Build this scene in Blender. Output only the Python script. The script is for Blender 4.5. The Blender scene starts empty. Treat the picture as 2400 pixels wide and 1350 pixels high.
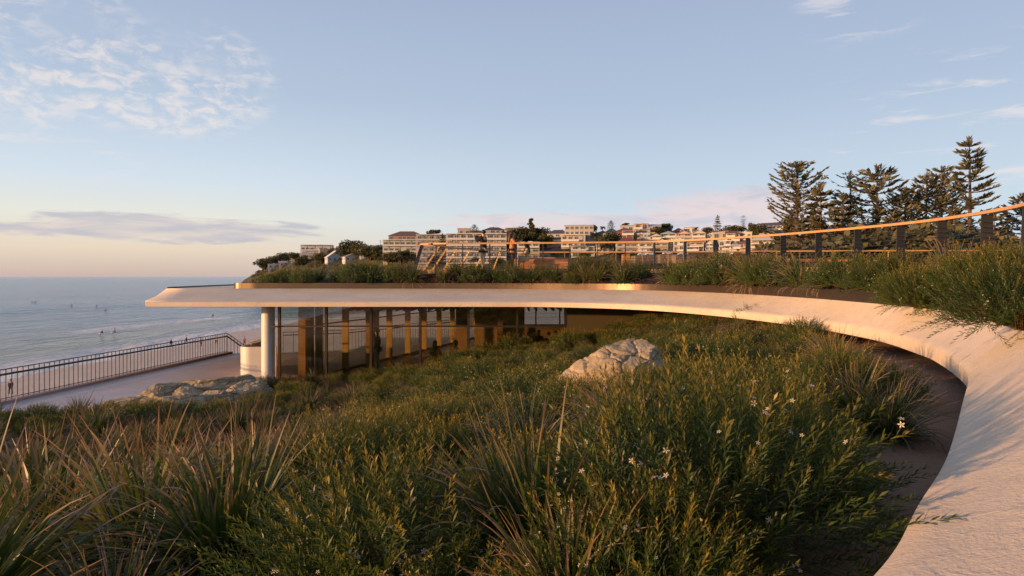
import bpy, bmesh, math, random
import numpy as np
from mathutils import Vector, Matrix, noise
R = math.radians
SC = bpy.context.scene
COL = SC.collection

# ---------------------------------------------------------------- camera, light, sky
F = 1500.0                      # focal length in pixels of a 2400 px wide frame; eye is the world origin (z = 0)
cam_data = bpy.data.cameras.new('camera')
cam = bpy.data.objects.new('camera', cam_data)
COL.objects.link(cam)
cam.location = (0, 0, 0)
cam.rotation_euler = (R(90), 0, 0)
cam_data.sensor_width = 36.0
cam_data.lens = 36.0 * F / 2400.0
cam_data.shift_y = -27.0 / 2400.0
cam_data.clip_start = 0.05
cam_data.clip_end = 90000
SC.camera = cam

SUN_EL, SUN_AZ = 6.2, 245.0     # azimuth clockwise from +Y (view direction): behind, to the left
sd = Vector((math.sin(R(SUN_AZ)) * math.cos(R(SUN_EL)), math.cos(R(SUN_AZ)) * math.cos(R(SUN_EL)), math.sin(R(SUN_EL))))
sun_data = bpy.data.lights.new('sun', 'SUN')
sun_data.energy = 5.0
sun_data.angle = R(1.2)
sun_data.color = (1.0, 0.54, 0.24)
sun = bpy.data.objects.new('sun', sun_data)
COL.objects.link(sun)
sun.rotation_euler = sd.to_track_quat('Z', 'Y').to_euler()
SC.view_settings.view_transform = 'Standard'
SC.view_settings.look = 'None'
SC.view_settings.exposure = 0.3
SC.view_settings.gamma = 1.0
SC.render.engine = 'CYCLES'
SC.cycles.use_denoising = True
SC.cycles.max_bounces = 7
SC.cycles.transparent_max_bounces = 12
SC.cycles.diffuse_bounces = 3
SC.cycles.glossy_bounces = 3
SC.cycles.caustics_reflective = False
SC.cycles.caustics_refractive = False

class NT:
    """small helper for node trees"""
    def __init__(s, tree):
        s.t = tree; s.n = tree.nodes; s.l = tree.links
    def new(s, typ, **kw):
        nd = s.n.new(typ)
        for k, v in kw.items():
            if k.startswith('i_'):
                key = k[2:]
                key = int(key) if key.isdigit() else key.replace('_', ' ')
                nd.inputs[key].default_value = v
            else:
                setattr(nd, k, v)
        return nd
    def link(s, a, b):
        s.l.new(a, b)
    def math(s, op, a, b=None, c=None, clamp=False):
        nd = s.n.new('ShaderNodeMath'); nd.operation = op; nd.use_clamp = clamp
        for i, v in enumerate((a, b, c)):
            if v is None: continue
            if isinstance(v, (int, float)): nd.inputs[i].default_value = v
            else: s.l.new(v, nd.inputs[i])
        return nd.outputs[0]
    def mix(s, fac, a, b, blend='MIX'):
        nd = s.n.new('ShaderNodeMix'); nd.data_type = 'RGBA'; nd.blend_type = blend
        for sock, v in ((nd.inputs['Factor'], fac), (nd.inputs['A'], a), (nd.inputs['B'], b)):
            if isinstance(v, (int, float)): sock.default_value = v
            elif isinstance(v, tuple): sock.default_value = v if len(v) == 4 else v + (1,)
            else: s.l.new(v, sock)
        return nd.outputs['Result']
    def ramp(s, fac, stops, interp='LINEAR'):
        nd = s.n.new('ShaderNodeValToRGB'); nd.color_ramp.interpolation = interp
        el = nd.color_ramp.elements
        while len(el) < len(stops): el.new(0.5)
        for e, (p, c) in zip(el, stops):
            e.position = p; e.color = c if len(c) == 4 else c + (1,)
        s.l.new(fac, nd.inputs[0])
        return nd.outputs[0]
    def noise(s, vec, scale, detail=4, rough=0.55, dist=0.0):
        nd = s.n.new('ShaderNodeTexNoise')
        nd.inputs['Scale'].default_value = scale; nd.inputs['Detail'].default_value = detail
        nd.inputs['Roughness'].default_value = rough; nd.inputs['Distortion'].default_value = dist
        if vec is not None: s.l.new(vec, nd.inputs['Vector'])
        return nd.outputs['Fac']
    def smooth(s, v, lo, hi):
        nd = s.n.new('ShaderNodeMapRange'); nd.interpolation_type = 'SMOOTHSTEP'
        nd.inputs['From Min'].default_value = lo; nd.inputs['From Max'].default_value = hi
        s.l.new(v, nd.inputs['Value'])
        return nd.outputs['Result']

def build_world():
    w = bpy.data.worlds.new('World'); SC.world = w; w.use_nodes = True
    t = NT(w.node_tree); t.n.clear()
    sky = t.new('ShaderNodeTexSky', sky_type='NISHITA', sun_disc=False)
    sky.sun_elevation = R(SUN_EL); sky.sun_rotation = R(SUN_AZ)
    sky.altitude = 0; sky.air_density = 1.0; sky.dust_density = 0.6; sky.ozone_density = 2.0
    tc = t.new('ShaderNodeTexCoord')
    sep = t.new('ShaderNodeSeparateXYZ'); t.link(tc.outputs['Generated'], sep.inputs[0])
    X, Y, Z = sep.outputs
    el = t.math('ARCSINE', Z); az = t.math('ARCTAN2', X, Y)
    # the evening sky: pale cream at the sea horizon, pale blue above it, dusky blue overhead
    east = t.ramp(t.math('MULTIPLY_ADD', el, 1.6, 0.0, clamp=True), [
        (0.0, (0.52, 0.40, 0.36)), (0.06, (0.70, 0.58, 0.46)), (0.13, (0.70, 0.69, 0.62)), (0.22, (0.57, 0.65, 0.73)), (0.42, (0.40, 0.487, 0.615)), (0.75, (0.30, 0.365, 0.52)), (1.0, (0.245, 0.30, 0.45))])
    west = t.ramp(t.math('MULTIPLY_ADD', el, 1.6, 0.0, clamp=True), [
        (0.0, (0.58, 0.60, 0.64)), (0.13, (0.52, 0.62, 0.70)), (0.25, (0.47, 0.56, 0.67)), (0.42, (0.38, 0.465, 0.60)), (0.75, (0.30, 0.365, 0.52)), (1.0, (0.245, 0.30, 0.45))])
    side = t.smooth(az, -0.5, 0.25)
    grad = t.mix(side, east, west)
    # clouds
    def blob(a0, e0, wa, we):
        a = t.math('POWER', t.math('ABSOLUTE', t.math('DIVIDE', t.math('SUBTRACT', az, a0), wa)), 2.0)
        e = t.math('POWER', t.math('ABSOLUTE', t.math('DIVIDE', t.math('SUBTRACT', el, e0), we)), 2.0)
        return t.math('SUBTRACT', 1.0, t.math('ADD', a, e), clamp=True)
    def coords(sx, sy, off):
        cx = t.new('ShaderNodeCombineXYZ')
        t.link(t.math('MULTIPLY', az, sx), cx.inputs[0]); t.link(t.math('MULTIPLY', el, sy), cx.inputs[1]); cx.inputs[2].default_value = off
        return cx.outputs[0]
    out = grad
    # broken altocumulus, high on the left
    n1 = t.noise(coords(34, 70, 0), 1.0, 6, 0.62, 0.5); n1b = t.noise(coords(5.5, 8, 3.1), 1.0, 3, 0.5, 0.3)
    m1 = t.math('MULTIPLY', t.smooth(t.math('MULTIPLY', t.math('MAXIMUM', blob(-0.72, 0.34, 0.22, 0.20), blob(-0.50, 0.27, 0.17, 0.09)), 2.0), 0.0, 1.0), t.smooth(n1b, 0.36, 0.56))
    m1 = t.math('MULTIPLY', m1, t.smooth(n1, 0.40, 0.66))
    out = t.mix(t.math('MULTIPLY', m1, 0.62), out, (0.80, 0.71, 0.66))
    # long grey bank over the sea
    n2 = t.noise(coords(9, 75, 7.7), 1.0, 5, 0.6, 0.4)
    b2 = t.math('MAXIMUM', blob(-0.50, 0.066, 0.235, 0.023), t.math('MULTIPLY', blob(-0.66, 0.060, 0.22, 0.014), 0.8))
    m2 = t.smooth(t.math('ADD', t.math('MULTIPLY', b2, 1.0), t.math('MULTIPLY', t.math('SUBTRACT', n2, 0.5), 2.1)), 0.18, 0.62)
    m2 = t.math('MULTIPLY', m2, t.smooth(b2, 0.0, 0.15))
    out = t.mix(t.math('MULTIPLY', m2, 0.78), out, t.mix(t.smooth(n2, 0.35, 0.62), (0.62, 0.54, 0.52), (0.42, 0.42, 0.50)))
    # pink and grey cumulus low over the hill
    n3 = t.noise(coords(11, 44, 12.3), 1.0, 6, 0.6, 0.6)
    b3 = t.math('MAXIMUM', blob(0.32, 0.090, 0.20, 0.050), t.math('MULTIPLY', blob(0.05, 0.084, 0.26, 0.022), 0.9))
    m3 = t.smooth(t.math('ADD', b3, t.math('MULTIPLY', t.math('SUBTRACT', n3, 0.5), 2.4)), 0.20, 0.80)
    m3 = t.math('MULTIPLY', m3, t.smooth(b3, 0.0, 0.2))
    out = t.mix(t.math('MULTIPLY', m3, 0.85), out, t.mix(t.smooth(n3, 0.42, 0.66), (0.72, 0.58, 0.58), (0.52, 0.50, 0.58)))
    # thin wisps high on the right and a few on the left
    n4 = t.noise(coords(10, 52, 21.0), 1.0, 6, 0.62, 0.5)
    b4 = t.math('MAXIMUM', blob(0.66, 0.20, 0.28, 0.11), t.math('MAXIMUM', t.math('MULTIPLY', blob(0.50, 0.36, 0.10, 0.06), 0.8), blob(-0.66, 0.15, 0.16, 0.035)))
    m4 = t.math('MULTIPLY', t.smooth(b4, 0.0, 0.6), t.smooth(n4, 0.51, 0.72))
    out = t.mix(t.math('MULTIPLY', m4, 0.62), out, (0.74, 0.67, 0.66))
    # the physical sky gives the light its colour; the evening gradient rides on it
    skyc = t.mix(1.0, sky.outputs[0], (0.10, 0.10, 0.10), 'MULTIPLY')
    up = t.smooth(Z, -0.06, 0.0)
    front = t.smooth(Y, -0.25, 0.15)
    fin = t.mix(t.math('MULTIPLY', t.math('MULTIPLY', up, 0.92), t.math('MULTIPLY_ADD', front, 0.6, 0.4)), skyc, out)
    bg = t.new('ShaderNodeBackground'); bg.inputs['Strength'].default_value = 1.0
    t.link(fin, bg.inputs['Color'])
    o = t.new('ShaderNodeOutputWorld'); t.link(bg.outputs[0], o.inputs[0])
build_world()

# ---------------------------------------------------------------- helpers
def pix(px, py, d):
    """point at depth d seen at pixel (px, py) of the 2400 x 1350 photograph: used to read positions off it"""
    return Vector(((px - 1200) / F * d, d, (648 - py) / F * d))

class MB:
    def __init__(s): s.v = []; s.f = []
    def add(s, vs, fs):
        b = len(s.v); s.v += [tuple(p) for p in vs]; s.f += [tuple(i + b for i in f) for f in fs]; return s
    def box(s, c, size, rz=0.0, taper=1.0):
        x, y, z = (q / 2 for q in size); co, si = math.cos(rz), math.sin(rz); vs = []
        for dz, k in ((-z, 1.0), (z, taper)):
            for dx, dy in ((-x, -y), (x, -y), (x, y), (-x, y)):
                vs.append((c[0] + dx * k * co - dy * k * si, c[1] + dx * k * si + dy * k * co, c[2] + dz))
        return s.add(vs, [(3, 2, 1, 0), (4, 5, 6, 7), (0, 1, 5, 4), (1, 2, 6, 5), (2, 3, 7, 6), (3, 0, 4, 7)])
    def quad(s, a, b, c, d): return s.add([a, b, c, d], [(0, 1, 2, 3)])
    def tube(s, pts, r, n=8, caps=True, closed=False):
        pts = [Vector(p) for p in pts]; rs = r if isinstance(r, (list, tuple)) else [r] * len(pts)
        b = len(s.v); m = len(pts); up0 = None
        for i, p in enumerate(pts):
            if closed: t = pts[(i + 1) % m] - pts[i - 1]
            else: t = pts[min(i + 1, m - 1)] - pts[max(i - 1, 0)]
            t.normalize()
            if up0 is None:
                up0 = Vector((0, 0, 1)) if abs(t.z) < 0.9 else Vector((1, 0, 0))
            x = t.cross(up0)
            if x.length < 1e-5: x = t.cross(Vector((0, 1, 0)))
            x.normalize(); y = x.cross(t); y.normalize(); up0 = y
            for k in range(n):
                a = 2 * math.pi * k / n
                s.v.append(tuple(p + (x * math.cos(a) + y * math.sin(a)) * rs[i]))
        for i in range(m if closed else m - 1):
            j = (i + 1) % m
            for k in range(n):
                k2 = (k + 1) % n
                s.f.append((b + i * n + k, b + i * n + k2, b + j * n + k2, b + j * n + k))
        if caps and not closed:
            s.f.append(tuple(b + k for k in range(n)[::-1])); s.f.append(tuple(b + (m - 1) * n + k for k in range(n)))
        return s
    def bar(s, a, b, w, h):
        """rectangular bar from a to b, w across (horizontal), h the other way"""
        a = Vector(a); b = Vector(b); t = (b - a).normalized()
        up = Vector((0, 0, 1)) if abs(t.z) < 0.95 else Vector((0, 1, 0))
        x = t.cross(up).normalized() * (w / 2); y = x.cross(t).normalized() * (h / 2)
        vs = [p + sx * x + sy * y for p in (a, b) for sx, sy in ((-1, -1), (1, -1), (1, 1), (-1, 1))]
        return s.add(vs, [(0, 1, 2, 3), (7, 6, 5, 4), (0, 4, 5, 1), (1, 5, 6, 2), (2, 6, 7, 3), (3, 7, 4, 0)])
    def lathe(s, prof, n=24, c=(0, 0, 0), a0=0.0, a1=2 * math.pi):
        b = len(s.v); full = abs(a1 - a0 - 2 * math.pi) < 1e-6; cnt = n if full else n + 1
        for r, z in prof:
            for k in range(cnt):
                a = a0 + (a1 - a0) * k / n
                s.v.append((c[0] + r * math.cos(a), c[1] + r * math.sin(a), c[2] + z))
        for i in range(len(prof) - 1):
            for k in range(n):
                k2 = (k + 1) % cnt
                s.f.append((b + i * cnt + k, b + i * cnt + k2, b + (i + 1) * cnt + k2, b + (i + 1) * cnt + k))
        return s
    def prism(s, poly, z0, z1):
        n = len(poly)
        vs = [(p[0], p[1], z0) for p in poly] + [(p[0], p[1], z1) for p in poly]
        fs = [tuple(range(n))[::-1], tuple(range(n, 2 * n))] + [(i, (i + 1) % n, (i + 1) % n + n, i + n) for i in range(n)]
        return s.add(vs, fs)
    def ball(s, c, r, n=10, m=7):
        if not isinstance(r, (tuple, list)): r = (r, r, r)
        b = len(s.v)
        s.v.append((c[0], c[1], c[2] - r[2]))
        for i in range(1, m):
            ph = -math.pi / 2 + math.pi * i / m
            for k in range(n):
                a = 2 * math.pi * k / n
                s.v.append((c[0] + r[0] * math.cos(ph) * math.cos(a), c[1] + r[1] * math.cos(ph) * math.sin(a), c[2] + r[2] * math.sin(ph)))
        s.v.append((c[0], c[1], c[2] + r[2])); top = len(s.v) - 1
        for k in range(n):
            s.f.append((b, b + 1 + (k + 1) % n, b + 1 + k)); s.f.append((top, b + 1 + (m - 2) * n + k, b + 1 + (m - 2) * n + (k + 1) % n))
        for i in range(m - 2):
            for k in range(n):
                k2 = (k + 1) % n
                s.f.append((b + 1 + i * n + k, b + 1 + i * n + k2, b + 1 + (i + 1) * n + k2, b + 1 + (i + 1) * n + k))
        return s
    def mesh(s, name, mat, smooth=False):
        me = bpy.data.meshes.new(name); me.from_pydata(s.v, [], s.f)
        if isinstance(mat, (list, tuple)):
            for m_ in mat: me.materials.append(m_)
        elif mat: me.materials.append(mat)
        if smooth: me.polygons.foreach_set('use_smooth', [True] * len(me.polygons))
        me.update(); return me
    def build(s, name, mat, parent=None, smooth=False, loc=None):
        return link(name, s.mesh(name, mat, smooth), parent, loc)

def link(name, data, parent=None, loc=None, rz=None):
    o = bpy.data.objects.new(name, data); COL.objects.link(o)
    if parent is not None: o.parent = parent
    if loc is not None: o.location = loc
    if rz is not None: o.rotation_euler = (0, 0, rz)
    return o
def tag(o, label, cat=None, group=None, kind=None):
    if label: o['label'] = label
    if cat: o['category'] = cat
    if group: o['group'] = group
    if kind: o['kind'] = kind
    return o
def thing(name, label, cat, loc=(0, 0, 0), rz=0.0, group=None):
    o = link(name, None, None, loc, rz); o.empty_display_size = 0.2
    return tag(o, label, cat, group)
def structure(o, label, cat):
    return tag(o, label, cat, None, 'structure')
KIDS = {}
def copy_tree(o, parent=None):
    c = o.copy(); COL.objects.link(c)
    if parent is not None: c.parent = parent
    for ch in o.children: copy_tree(ch, c)
    return c

def spline(pts, n):
    """Catmull-Rom through pts (tuples of any length), n samples per span"""
    P = [np.array(p, float) for p in pts]; P = [2 * P[0] - P[1]] + P + [2 * P[-1] - P[-2]]; out = []
    for i in range(1, len(P) - 2):
        p0, p1, p2, p3 = P[i - 1:i + 3]
        for k in range(n):
            t = k / n
            out.append(0.5 * (2 * p1 + (p2 - p0) * t + (2 * p0 - 5 * p1 + 4 * p2 - p3) * t * t + (3 * p1 - p0 - 3 * p2 + p3) * t ** 3))
    out.append(P[-2]); return out

def np_mesh(name, verts, faces, mat, attrs=None, smooth=False):
    """verts (n,3), faces (m,4) or (m,3) numpy"""
    me = bpy.data.meshes.new(name); k = faces.shape[1]
    me.vertices.add(len(verts)); me.vertices.foreach_set('co', np.asarray(verts, np.float32).ravel())
    me.loops.add(faces.size); me.loops.foreach_set('vertex_index', faces.astype(np.int32).ravel())
    me.polygons.add(len(faces)); me.polygons.foreach_set('loop_start', np.arange(0, faces.size, k, dtype=np.int32))
    try: me.polygons.foreach_set('loop_total', np.full(len(faces), k, np.int32))
    except Exception: pass
    for an, av in (attrs or {}).items():
        a = me.attributes.new(an, 'FLOAT', 'POINT'); a.data.foreach_set('value', np.asarray(av, np.float32))
    if mat: me.materials.append(mat)
    if smooth: me.polygons.foreach_set('use_smooth', np.ones(len(faces), bool))
    me.update(calc_edges=True); me.validate(); return me

# ---------------------------------------------------------------- materials
def material(name):
    m = bpy.data.materials.new(name); m.use_nodes = True
    t = NT(m.node_tree); bs = t.n['Principled BSDF']
    return m, t, bs
def objvec(t, scale=None):
    tc = t.new('ShaderNodeTexCoord')
    return tc.outputs['Object']
def bump(t, bs, h, strength, dist=0.02):
    b = t.new('ShaderNodeBump'); b.inputs['Strength'].default_value = strength; b.inputs['Distance'].default_value = dist
    t.link(h, b.inputs['Height']); t.link(b.outputs[0], bs.inputs['Normal'])
def plain(name, c, rough=0.6, metal=0.0, var=0.12, scale=3.0, bmp=0.0):
    m, t, bs = material(name)
    n = t.noise(objvec(t), scale, 5, 0.6)
    lo = tuple(x * (1 - var) for x in c); hi = tuple(min(1, x * (1 + var)) for x in c)
    t.link(t.ramp(n, [(0.3, lo), (0.7, hi)]), bs.inputs['Base Color'])
    bs.inputs['Roughness'].default_value = rough; bs.inputs['Metallic'].default_value = metal
    if bmp: bump(t, bs, t.noise(objvec(t), scale * 8, 4, 0.6), bmp, 0.01)
    return m

def mat_concrete():
    m, t, bs = material('concrete')
    v = objvec(t)
    big = t.noise(v, 0.7, 5, 0.6); mid = t.noise(v, 6, 6, 0.65, 0.8); fine = t.noise(v, 60, 3, 0.6)
    c = t.ramp(big, [(0.3, (0.63, 0.51, 0.385)), (0.7, (0.76, 0.63, 0.485))])
    c = t.mix(t.math('MULTIPLY', t.smooth(mid, 0.50, 0.70), 0.42), c, (0.45, 0.38, 0.33))
    c = t.mix(t.math('MULTIPLY', t.smooth(fine, 0.60, 0.74), 0.45), c, (0.30, 0.25, 0.21))
    vo = t.new('ShaderNodeTexVoronoi'); vo.inputs['Scale'].default_value = 22; t.link(v, vo.inputs['Vector'])
    pit = t.math('SUBTRACT', 1.0, t.smooth(vo.outputs['Distance'], 0.03, 0.10))
    pit = t.math('MULTIPLY', pit, t.smooth(t.noise(v, 9, 2), 0.5, 0.62))
    c = t.mix(t.math('MULTIPLY', pit, 0.65), c, (0.20, 0.16, 0.13))
    t.link(c, bs.inputs['Base Color']); bs.inputs['Roughness'].default_value = 0.85
    h = t.math('ADD', t.math('MULTIPLY', mid, 0.9), t.math('SUBTRACT', t.math('MULTIPLY', fine, 0.3), t.math('MULTIPLY', pit, 0.5)))
    bump(t, bs, h, 0.42, 0.035)
    return m

def mat_paving():
    m, t, bs = material('paving')
    v = objvec(t)
    br = t.new('ShaderNodeTexBrick'); t.link(v, br.inputs['Vector'])
    br.inputs['Scale'].default_value = 1.0; br.inputs['Brick Width'].default_value = 0.45; br.inputs['Row Height'].default_value = 0.22
    br.inputs['Mortar Size'].default_value = 0.008; br.inputs['Color1'].default_value = (0.60, 0.45, 0.42, 1); br.inputs['Color2'].default_value = (0.52, 0.385, 0.36, 1)
    br.inputs['Mortar'].default_value = (0.38, 0.28, 0.26, 1)
    n = t.noise(v, 0.5, 5, 0.6)
    c = t.mix(1.0, br.outputs['Color'], t.ramp(n, [(0.3, (0.85, 0.85, 0.85)), (0.7, (1.12, 1.1, 1.1))]), 'MULTIPLY')
    t.link(c, bs.inputs['Base Color']); bs.inputs['Roughness'].default_value = 0.42; bs.inputs['Specular IOR Level'].default_value = 0.7
    bump(t, bs, t.math('ADD', t.math('MULTIPLY', br.outputs['Fac'], -0.6), t.math('MULTIPLY', t.noise(v, 14, 4), 0.5)), 0.35, 0.01)
    return m

def mat_ground(name, stops, s1, s2, bmp, dist, chips=0.0):
    m, t, bs = material(name)
    v = objvec(t)
    n1 = t.noise(v, s1, 6, 0.6, 0.4); n2 = t.noise(v, s2, 6, 0.65)
    c = t.mix(0.5, t.ramp(n1, stops), t.ramp(n2, stops))
    h = n2
    if chips:
        vo = t.new('ShaderNodeTexVoronoi'); vo.inputs['Scale'].default_value = chips; t.link(v, vo.inputs['Vector'])
        c = t.mix(0.6, c, t.mix(1.0, c, vo.outputs['Color'], 'MULTIPLY'))
        c = t.mix(t.smooth(n1, 0.55, 0.75), c, stops[-1][1])
        h = t.math('ADD', n2, vo.outputs['Distance'])
    t.link(c, bs.inputs['Base Color']); bs.inputs['Roughness'].default_value = 0.95
    bump(t, bs, h, bmp, dist)
    return m

def mat_leaf(name, base, tip, dry=None, rough=0.5, trans=0.30, hue=0.25, tip_from=0.35):
    """foliage: colour runs from base to the growing tip (attribute 'tip'), shifts a little from plant to plant and leaf to leaf"""
    m, t, bs = material(name)
    at = t.new('ShaderNodeAttribute', attribute_name='tip'); oi = t.new('ShaderNodeObjectInfo'); rn = t.new('ShaderNodeAttribute', attribute_name='rnd')
    c = t.mix(t.smooth(at.outputs['Fac'], tip_from, 1.0), base, tip)
    var = t.math('ADD', t.math('MULTIPLY', oi.outputs['Random'], 0.5), t.math('MULTIPLY', rn.outputs['Fac'], 0.5))
    c = t.mix(1.0, c, t.ramp(var, [(0.0, (1 - hue, 1 - hue, 1 - hue * 0.6)), (1.0, (1 + hue, 1 + hue * 0.7, 1 - hue * 0.4))]), 'MULTIPLY')
    c = t.mix(t.math('MULTIPLY', t.smooth(oi.outputs['Random'], 0.45, 1.0), 0.35), c, t.mix(1.0, c, (1.35, 1.08, 0.85), 'MULTIPLY'))
    if dry:
        c = t.mix(t.math('MULTIPLY', t.smooth(rn.outputs['Fac'], 0.55, 0.95), 0.85), c, dry)
    t.link(c, bs.inputs['Base Color']); bs.inputs['Roughness'].default_value = rough; bs.inputs['Specular IOR Level'].default_value = 0.35
    tr = t.new('ShaderNodeBsdfTranslucent'); t.link(t.mix(1.0, c, (1.25, 1.2, 0.7), 'MULTIPLY'), tr.inputs['Color'])
    mx = t.new('ShaderNodeMixShader'); mx.inputs[0].default_value = trans
    out = t.n['Material Output']
    t.link(bs.outputs[0], mx.inputs[1]); t.link(tr.outputs[0], mx.inputs[2]); t.link(mx.outputs[0], out.inputs['Surface'])
    return m

def mat_glass(name, tint=(0.80, 0.79, 0.72), k1=2.1):
    m, t, bs = material(name)
    t.n.remove(bs)
    tr = t.new('ShaderNodeBsdfTransparent'); tr.inputs['Color'].default_value = tint + (1,)
    gl = t.new('ShaderNodeBsdfGlossy'); gl.inputs['Roughness'].default_value = 0.01; gl.inputs['Color'].default_value = (0.9, 0.9, 0.9, 1)
    fr = t.new('ShaderNodeFresnel'); fr.inputs['IOR'].default_value = 1.55
    k = t.math('MULTIPLY_ADD', fr.outputs[0], k1, 0.02, clamp=True)
    mx = t.new('ShaderNodeMixShader'); t.link(k, mx.inputs[0]); t.link(tr.outputs[0], mx.inputs[1]); t.link(gl.outputs[0], mx.inputs[2])
    t.link(mx.outputs[0], t.n['Material Output'].inputs['Surface'])
    return m

def mat_timber(name, a, b, scale=8.0, rough=0.5):
    m, t, bs = material(name)
    mp = t.new('ShaderNodeMapping'); mp.inputs['Scale'].default_value = (1, 1, 0.12); t.link(objvec(t), mp.inputs['Vector'])
    n = t.noise(mp.outputs[0], scale, 6, 0.65, 1.2)
    t.link(t.ramp(n, [(0.3, a), (0.7, b)]), bs.inputs['Base Color']); bs.inputs['Roughness'].default_value = rough
    bump(t, bs, n, 0.15, 0.004)
    return m

def mat_sea():
    m, t, bs = material('sea_water')
    geo = t.new('ShaderNodeNewGeometry'); P = geo.outputs['Position']
    mp = t.new('ShaderNodeMapping'); mp.inputs['Scale'].default_value = (1.0, 0.42, 1); mp.inputs['Rotation'].default_value = (0, 0, R(6)); t.link(P, mp.inputs['Vector'])
    n1 = t.noise(mp.outputs[0], 0.13, 7, 0.62, 0.6); n2 = t.noise(mp.outputs[0], 0.7, 5, 0.6, 0.4); n3 = t.noise(mp.outputs[0], 0.012, 4, 0.55)
    sp = t.new('ShaderNodeSeparateXYZ'); t.link(P, sp.inputs[0])
    at = t.new('ShaderNodeAttribute', attribute_name='shore')     # metres seaward of the waterline
    deep = t.ramp(n3, [(0.35, (0.075, 0.185, 0.31)), (0.65, (0.12, 0.25, 0.38))])
    c = t.mix(t.smooth(at.outputs['Fac'], 70, 2), deep, (0.20, 0.24, 0.23))
    # foam: the last run of each wave up the sand, and patches on the breaking crests
    fn = t.noise(P, 0.35, 6, 0.65, 0.8); fn2 = t.noise(P, 2.2, 5, 0.65)
    edge = t.math('ADD', at.outputs['Fac'], t.math('MULTIPLY', t.math('SUBTRACT', t.noise(P, 0.05, 4, 0.6), 0.5), 14.0))
    wash = t.math('MULTIPLY', t.math('MULTIPLY', t.smooth(edge, 16.0, 4.0), t.smooth(edge, -9.0, -2.0)), t.smooth(fn, 0.25, 0.48))
    foam = t.new('ShaderNodeAttribute', attribute_name='foam')
    brk = t.smooth(t.math('ADD', foam.outputs['Fac'], t.math('MULTIPLY', t.math('SUBTRACT', fn, 0.5), 1.6)), 0.55, 0.95)
    f = t.math('MULTIPLY', t.math('MAXIMUM', wash, brk), t.smooth(fn2, 0.25, 0.5), clamp=True)
    c = t.mix(f, c, (0.80, 0.80, 0.80))
    t.link(c, bs.inputs['Base Color'])
    t.link(t.math('MULTIPLY_ADD', f, 0.6, 0.16), bs.inputs['Roughness'])
    bs.inputs['IOR'].default_value = 1.333
    h = t.math('ADD', t.math('MULTIPLY', n1, 1.0), t.math('MULTIPLY', n2, 0.22))
    bump(t, bs, h, 1.0, 3.6)
    return m

M = {}
M['concrete'] = mat_concrete()
M['paving'] = mat_paving()
M['sea'] = mat_sea()
M['soil'] = mat_ground('soil', [(0.3, (0.19, 0.110, 0.064)), (0.55, (0.30, 0.175, 0.105)), (0.75, (0.40, 0.25, 0.155))], 1.3, 22, 0.9, 0.03)
M['mulch'] = mat_ground('bark_mulch', [(0.3, (0.035, 0.018, 0.012)), (0.55, (0.075, 0.036, 0.023)), (0.78, (0.15, 0.072, 0.042))], 2.0, 20, 1.0, 0.08, chips=16)
M['sand'] = mat_ground('sand', [(0.3, (0.50, 0.40, 0.33)), (0.7, (0.62, 0.51, 0.43))], 0.12, 0.9, 0.8, 0.25)
M['hill'] = mat_ground('hillside', [(0.3, (0.030, 0.035, 0.020)), (0.55, (0.05, 0.055, 0.030)), (0.75, (0.11, 0.095, 0.065))], 0.05, 0.4, 0.6, 1.0)
M['park'] = mat_ground('park_grass', [(0.3, (0.05, 0.075, 0.025)), (0.7, (0.085, 0.11, 0.04))], 0.1, 1.5, 0.3, 0.1)
M['cliff'] = mat_ground('cliff_rock', [(0.3, (0.15, 0.11, 0.085)), (0.55, (0.30, 0.22, 0.17)), (0.75, (0.42, 0.32, 0.25))], 0.12, 0.7, 1.0, 1.2)
M['bronze'] = plain('bronze', (0.150, 0.108, 0.076), 0.40, 1.0, 0.10, 1.2)
M['dark_metal'] = plain('dark_metal', (0.035, 0.032, 0.032), 0.45, 0.4, 0.15)
M['fin_metal'] = plain('fin_metal', (0.045, 0.038, 0.034), 0.5, 0.2, 0.15)
M['steel'] = plain('steel', (0.22, 0.22, 0.23), 0.35, 0.9, 0.1)
M['brass'] = plain('brass', (0.42, 0.29, 0.11), 0.35, 0.9, 0.1)
M['rail_timber'] = mat_timber('rail_timber', (0.50, 0.26, 0.10), (0.66, 0.38, 0.17))
M['ochre_timber'] = mat_timber('ochre_timber', (0.42, 0.26, 0.085), (0.56, 0.36, 0.13))
M['dark_timber'] = mat_timber('dark_timber', (0.14, 0.075, 0.035), (0.22, 0.125, 0.06))
M['red_timber'] = mat_timber('red_timber', (0.46, 0.19, 0.075), (0.60, 0.28, 0.12))
M['core_timber'] = mat_timber('core_timber', (0.24, 0.13, 0.05), (0.34, 0.20, 0.085))
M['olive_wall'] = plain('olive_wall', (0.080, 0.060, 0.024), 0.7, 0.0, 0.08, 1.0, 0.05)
M['white'] = plain('white_paint', (0.74, 0.72, 0.70), 0.4, 0.0, 0.05, 2)
M['floor'] = plain('floor_boards', (0.28, 0.19, 0.12), 0.4, 0.0, 0.2, 2)
M['glass'] = mat_glass('glass')
M['clear_glass'] = mat_glass('clear_glass', (0.95, 0.94, 0.90), 0.5)
M['tussock'] = mat_leaf('tussock_blade', (0.066, 0.108, 0.028), (0.30, 0.185, 0.14), None, 0.40, 0.28, 0.28, 0.60)
M['dry_blade'] = mat_leaf('dry_blade', (0.20, 0.16, 0.13), (0.36, 0.27, 0.22), None, 0.6, 0.2)
M['shrub_leaf'] = mat_leaf('shrub_leaf', (0.064, 0.114, 0.027), (0.58, 0.38, 0.07), None, 0.42, 0.36, 0.30, 0.22)  # tip gold is new growth plus warm sunlight worked into the colour
M['stem'] = plain('stem', (0.10, 0.07, 0.03), 0.8, 0, 0.2, 10)
M['petal'] = plain('petal', (0.54, 0.48, 0.40), 0.6, 0, 0.04, 10)
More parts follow.
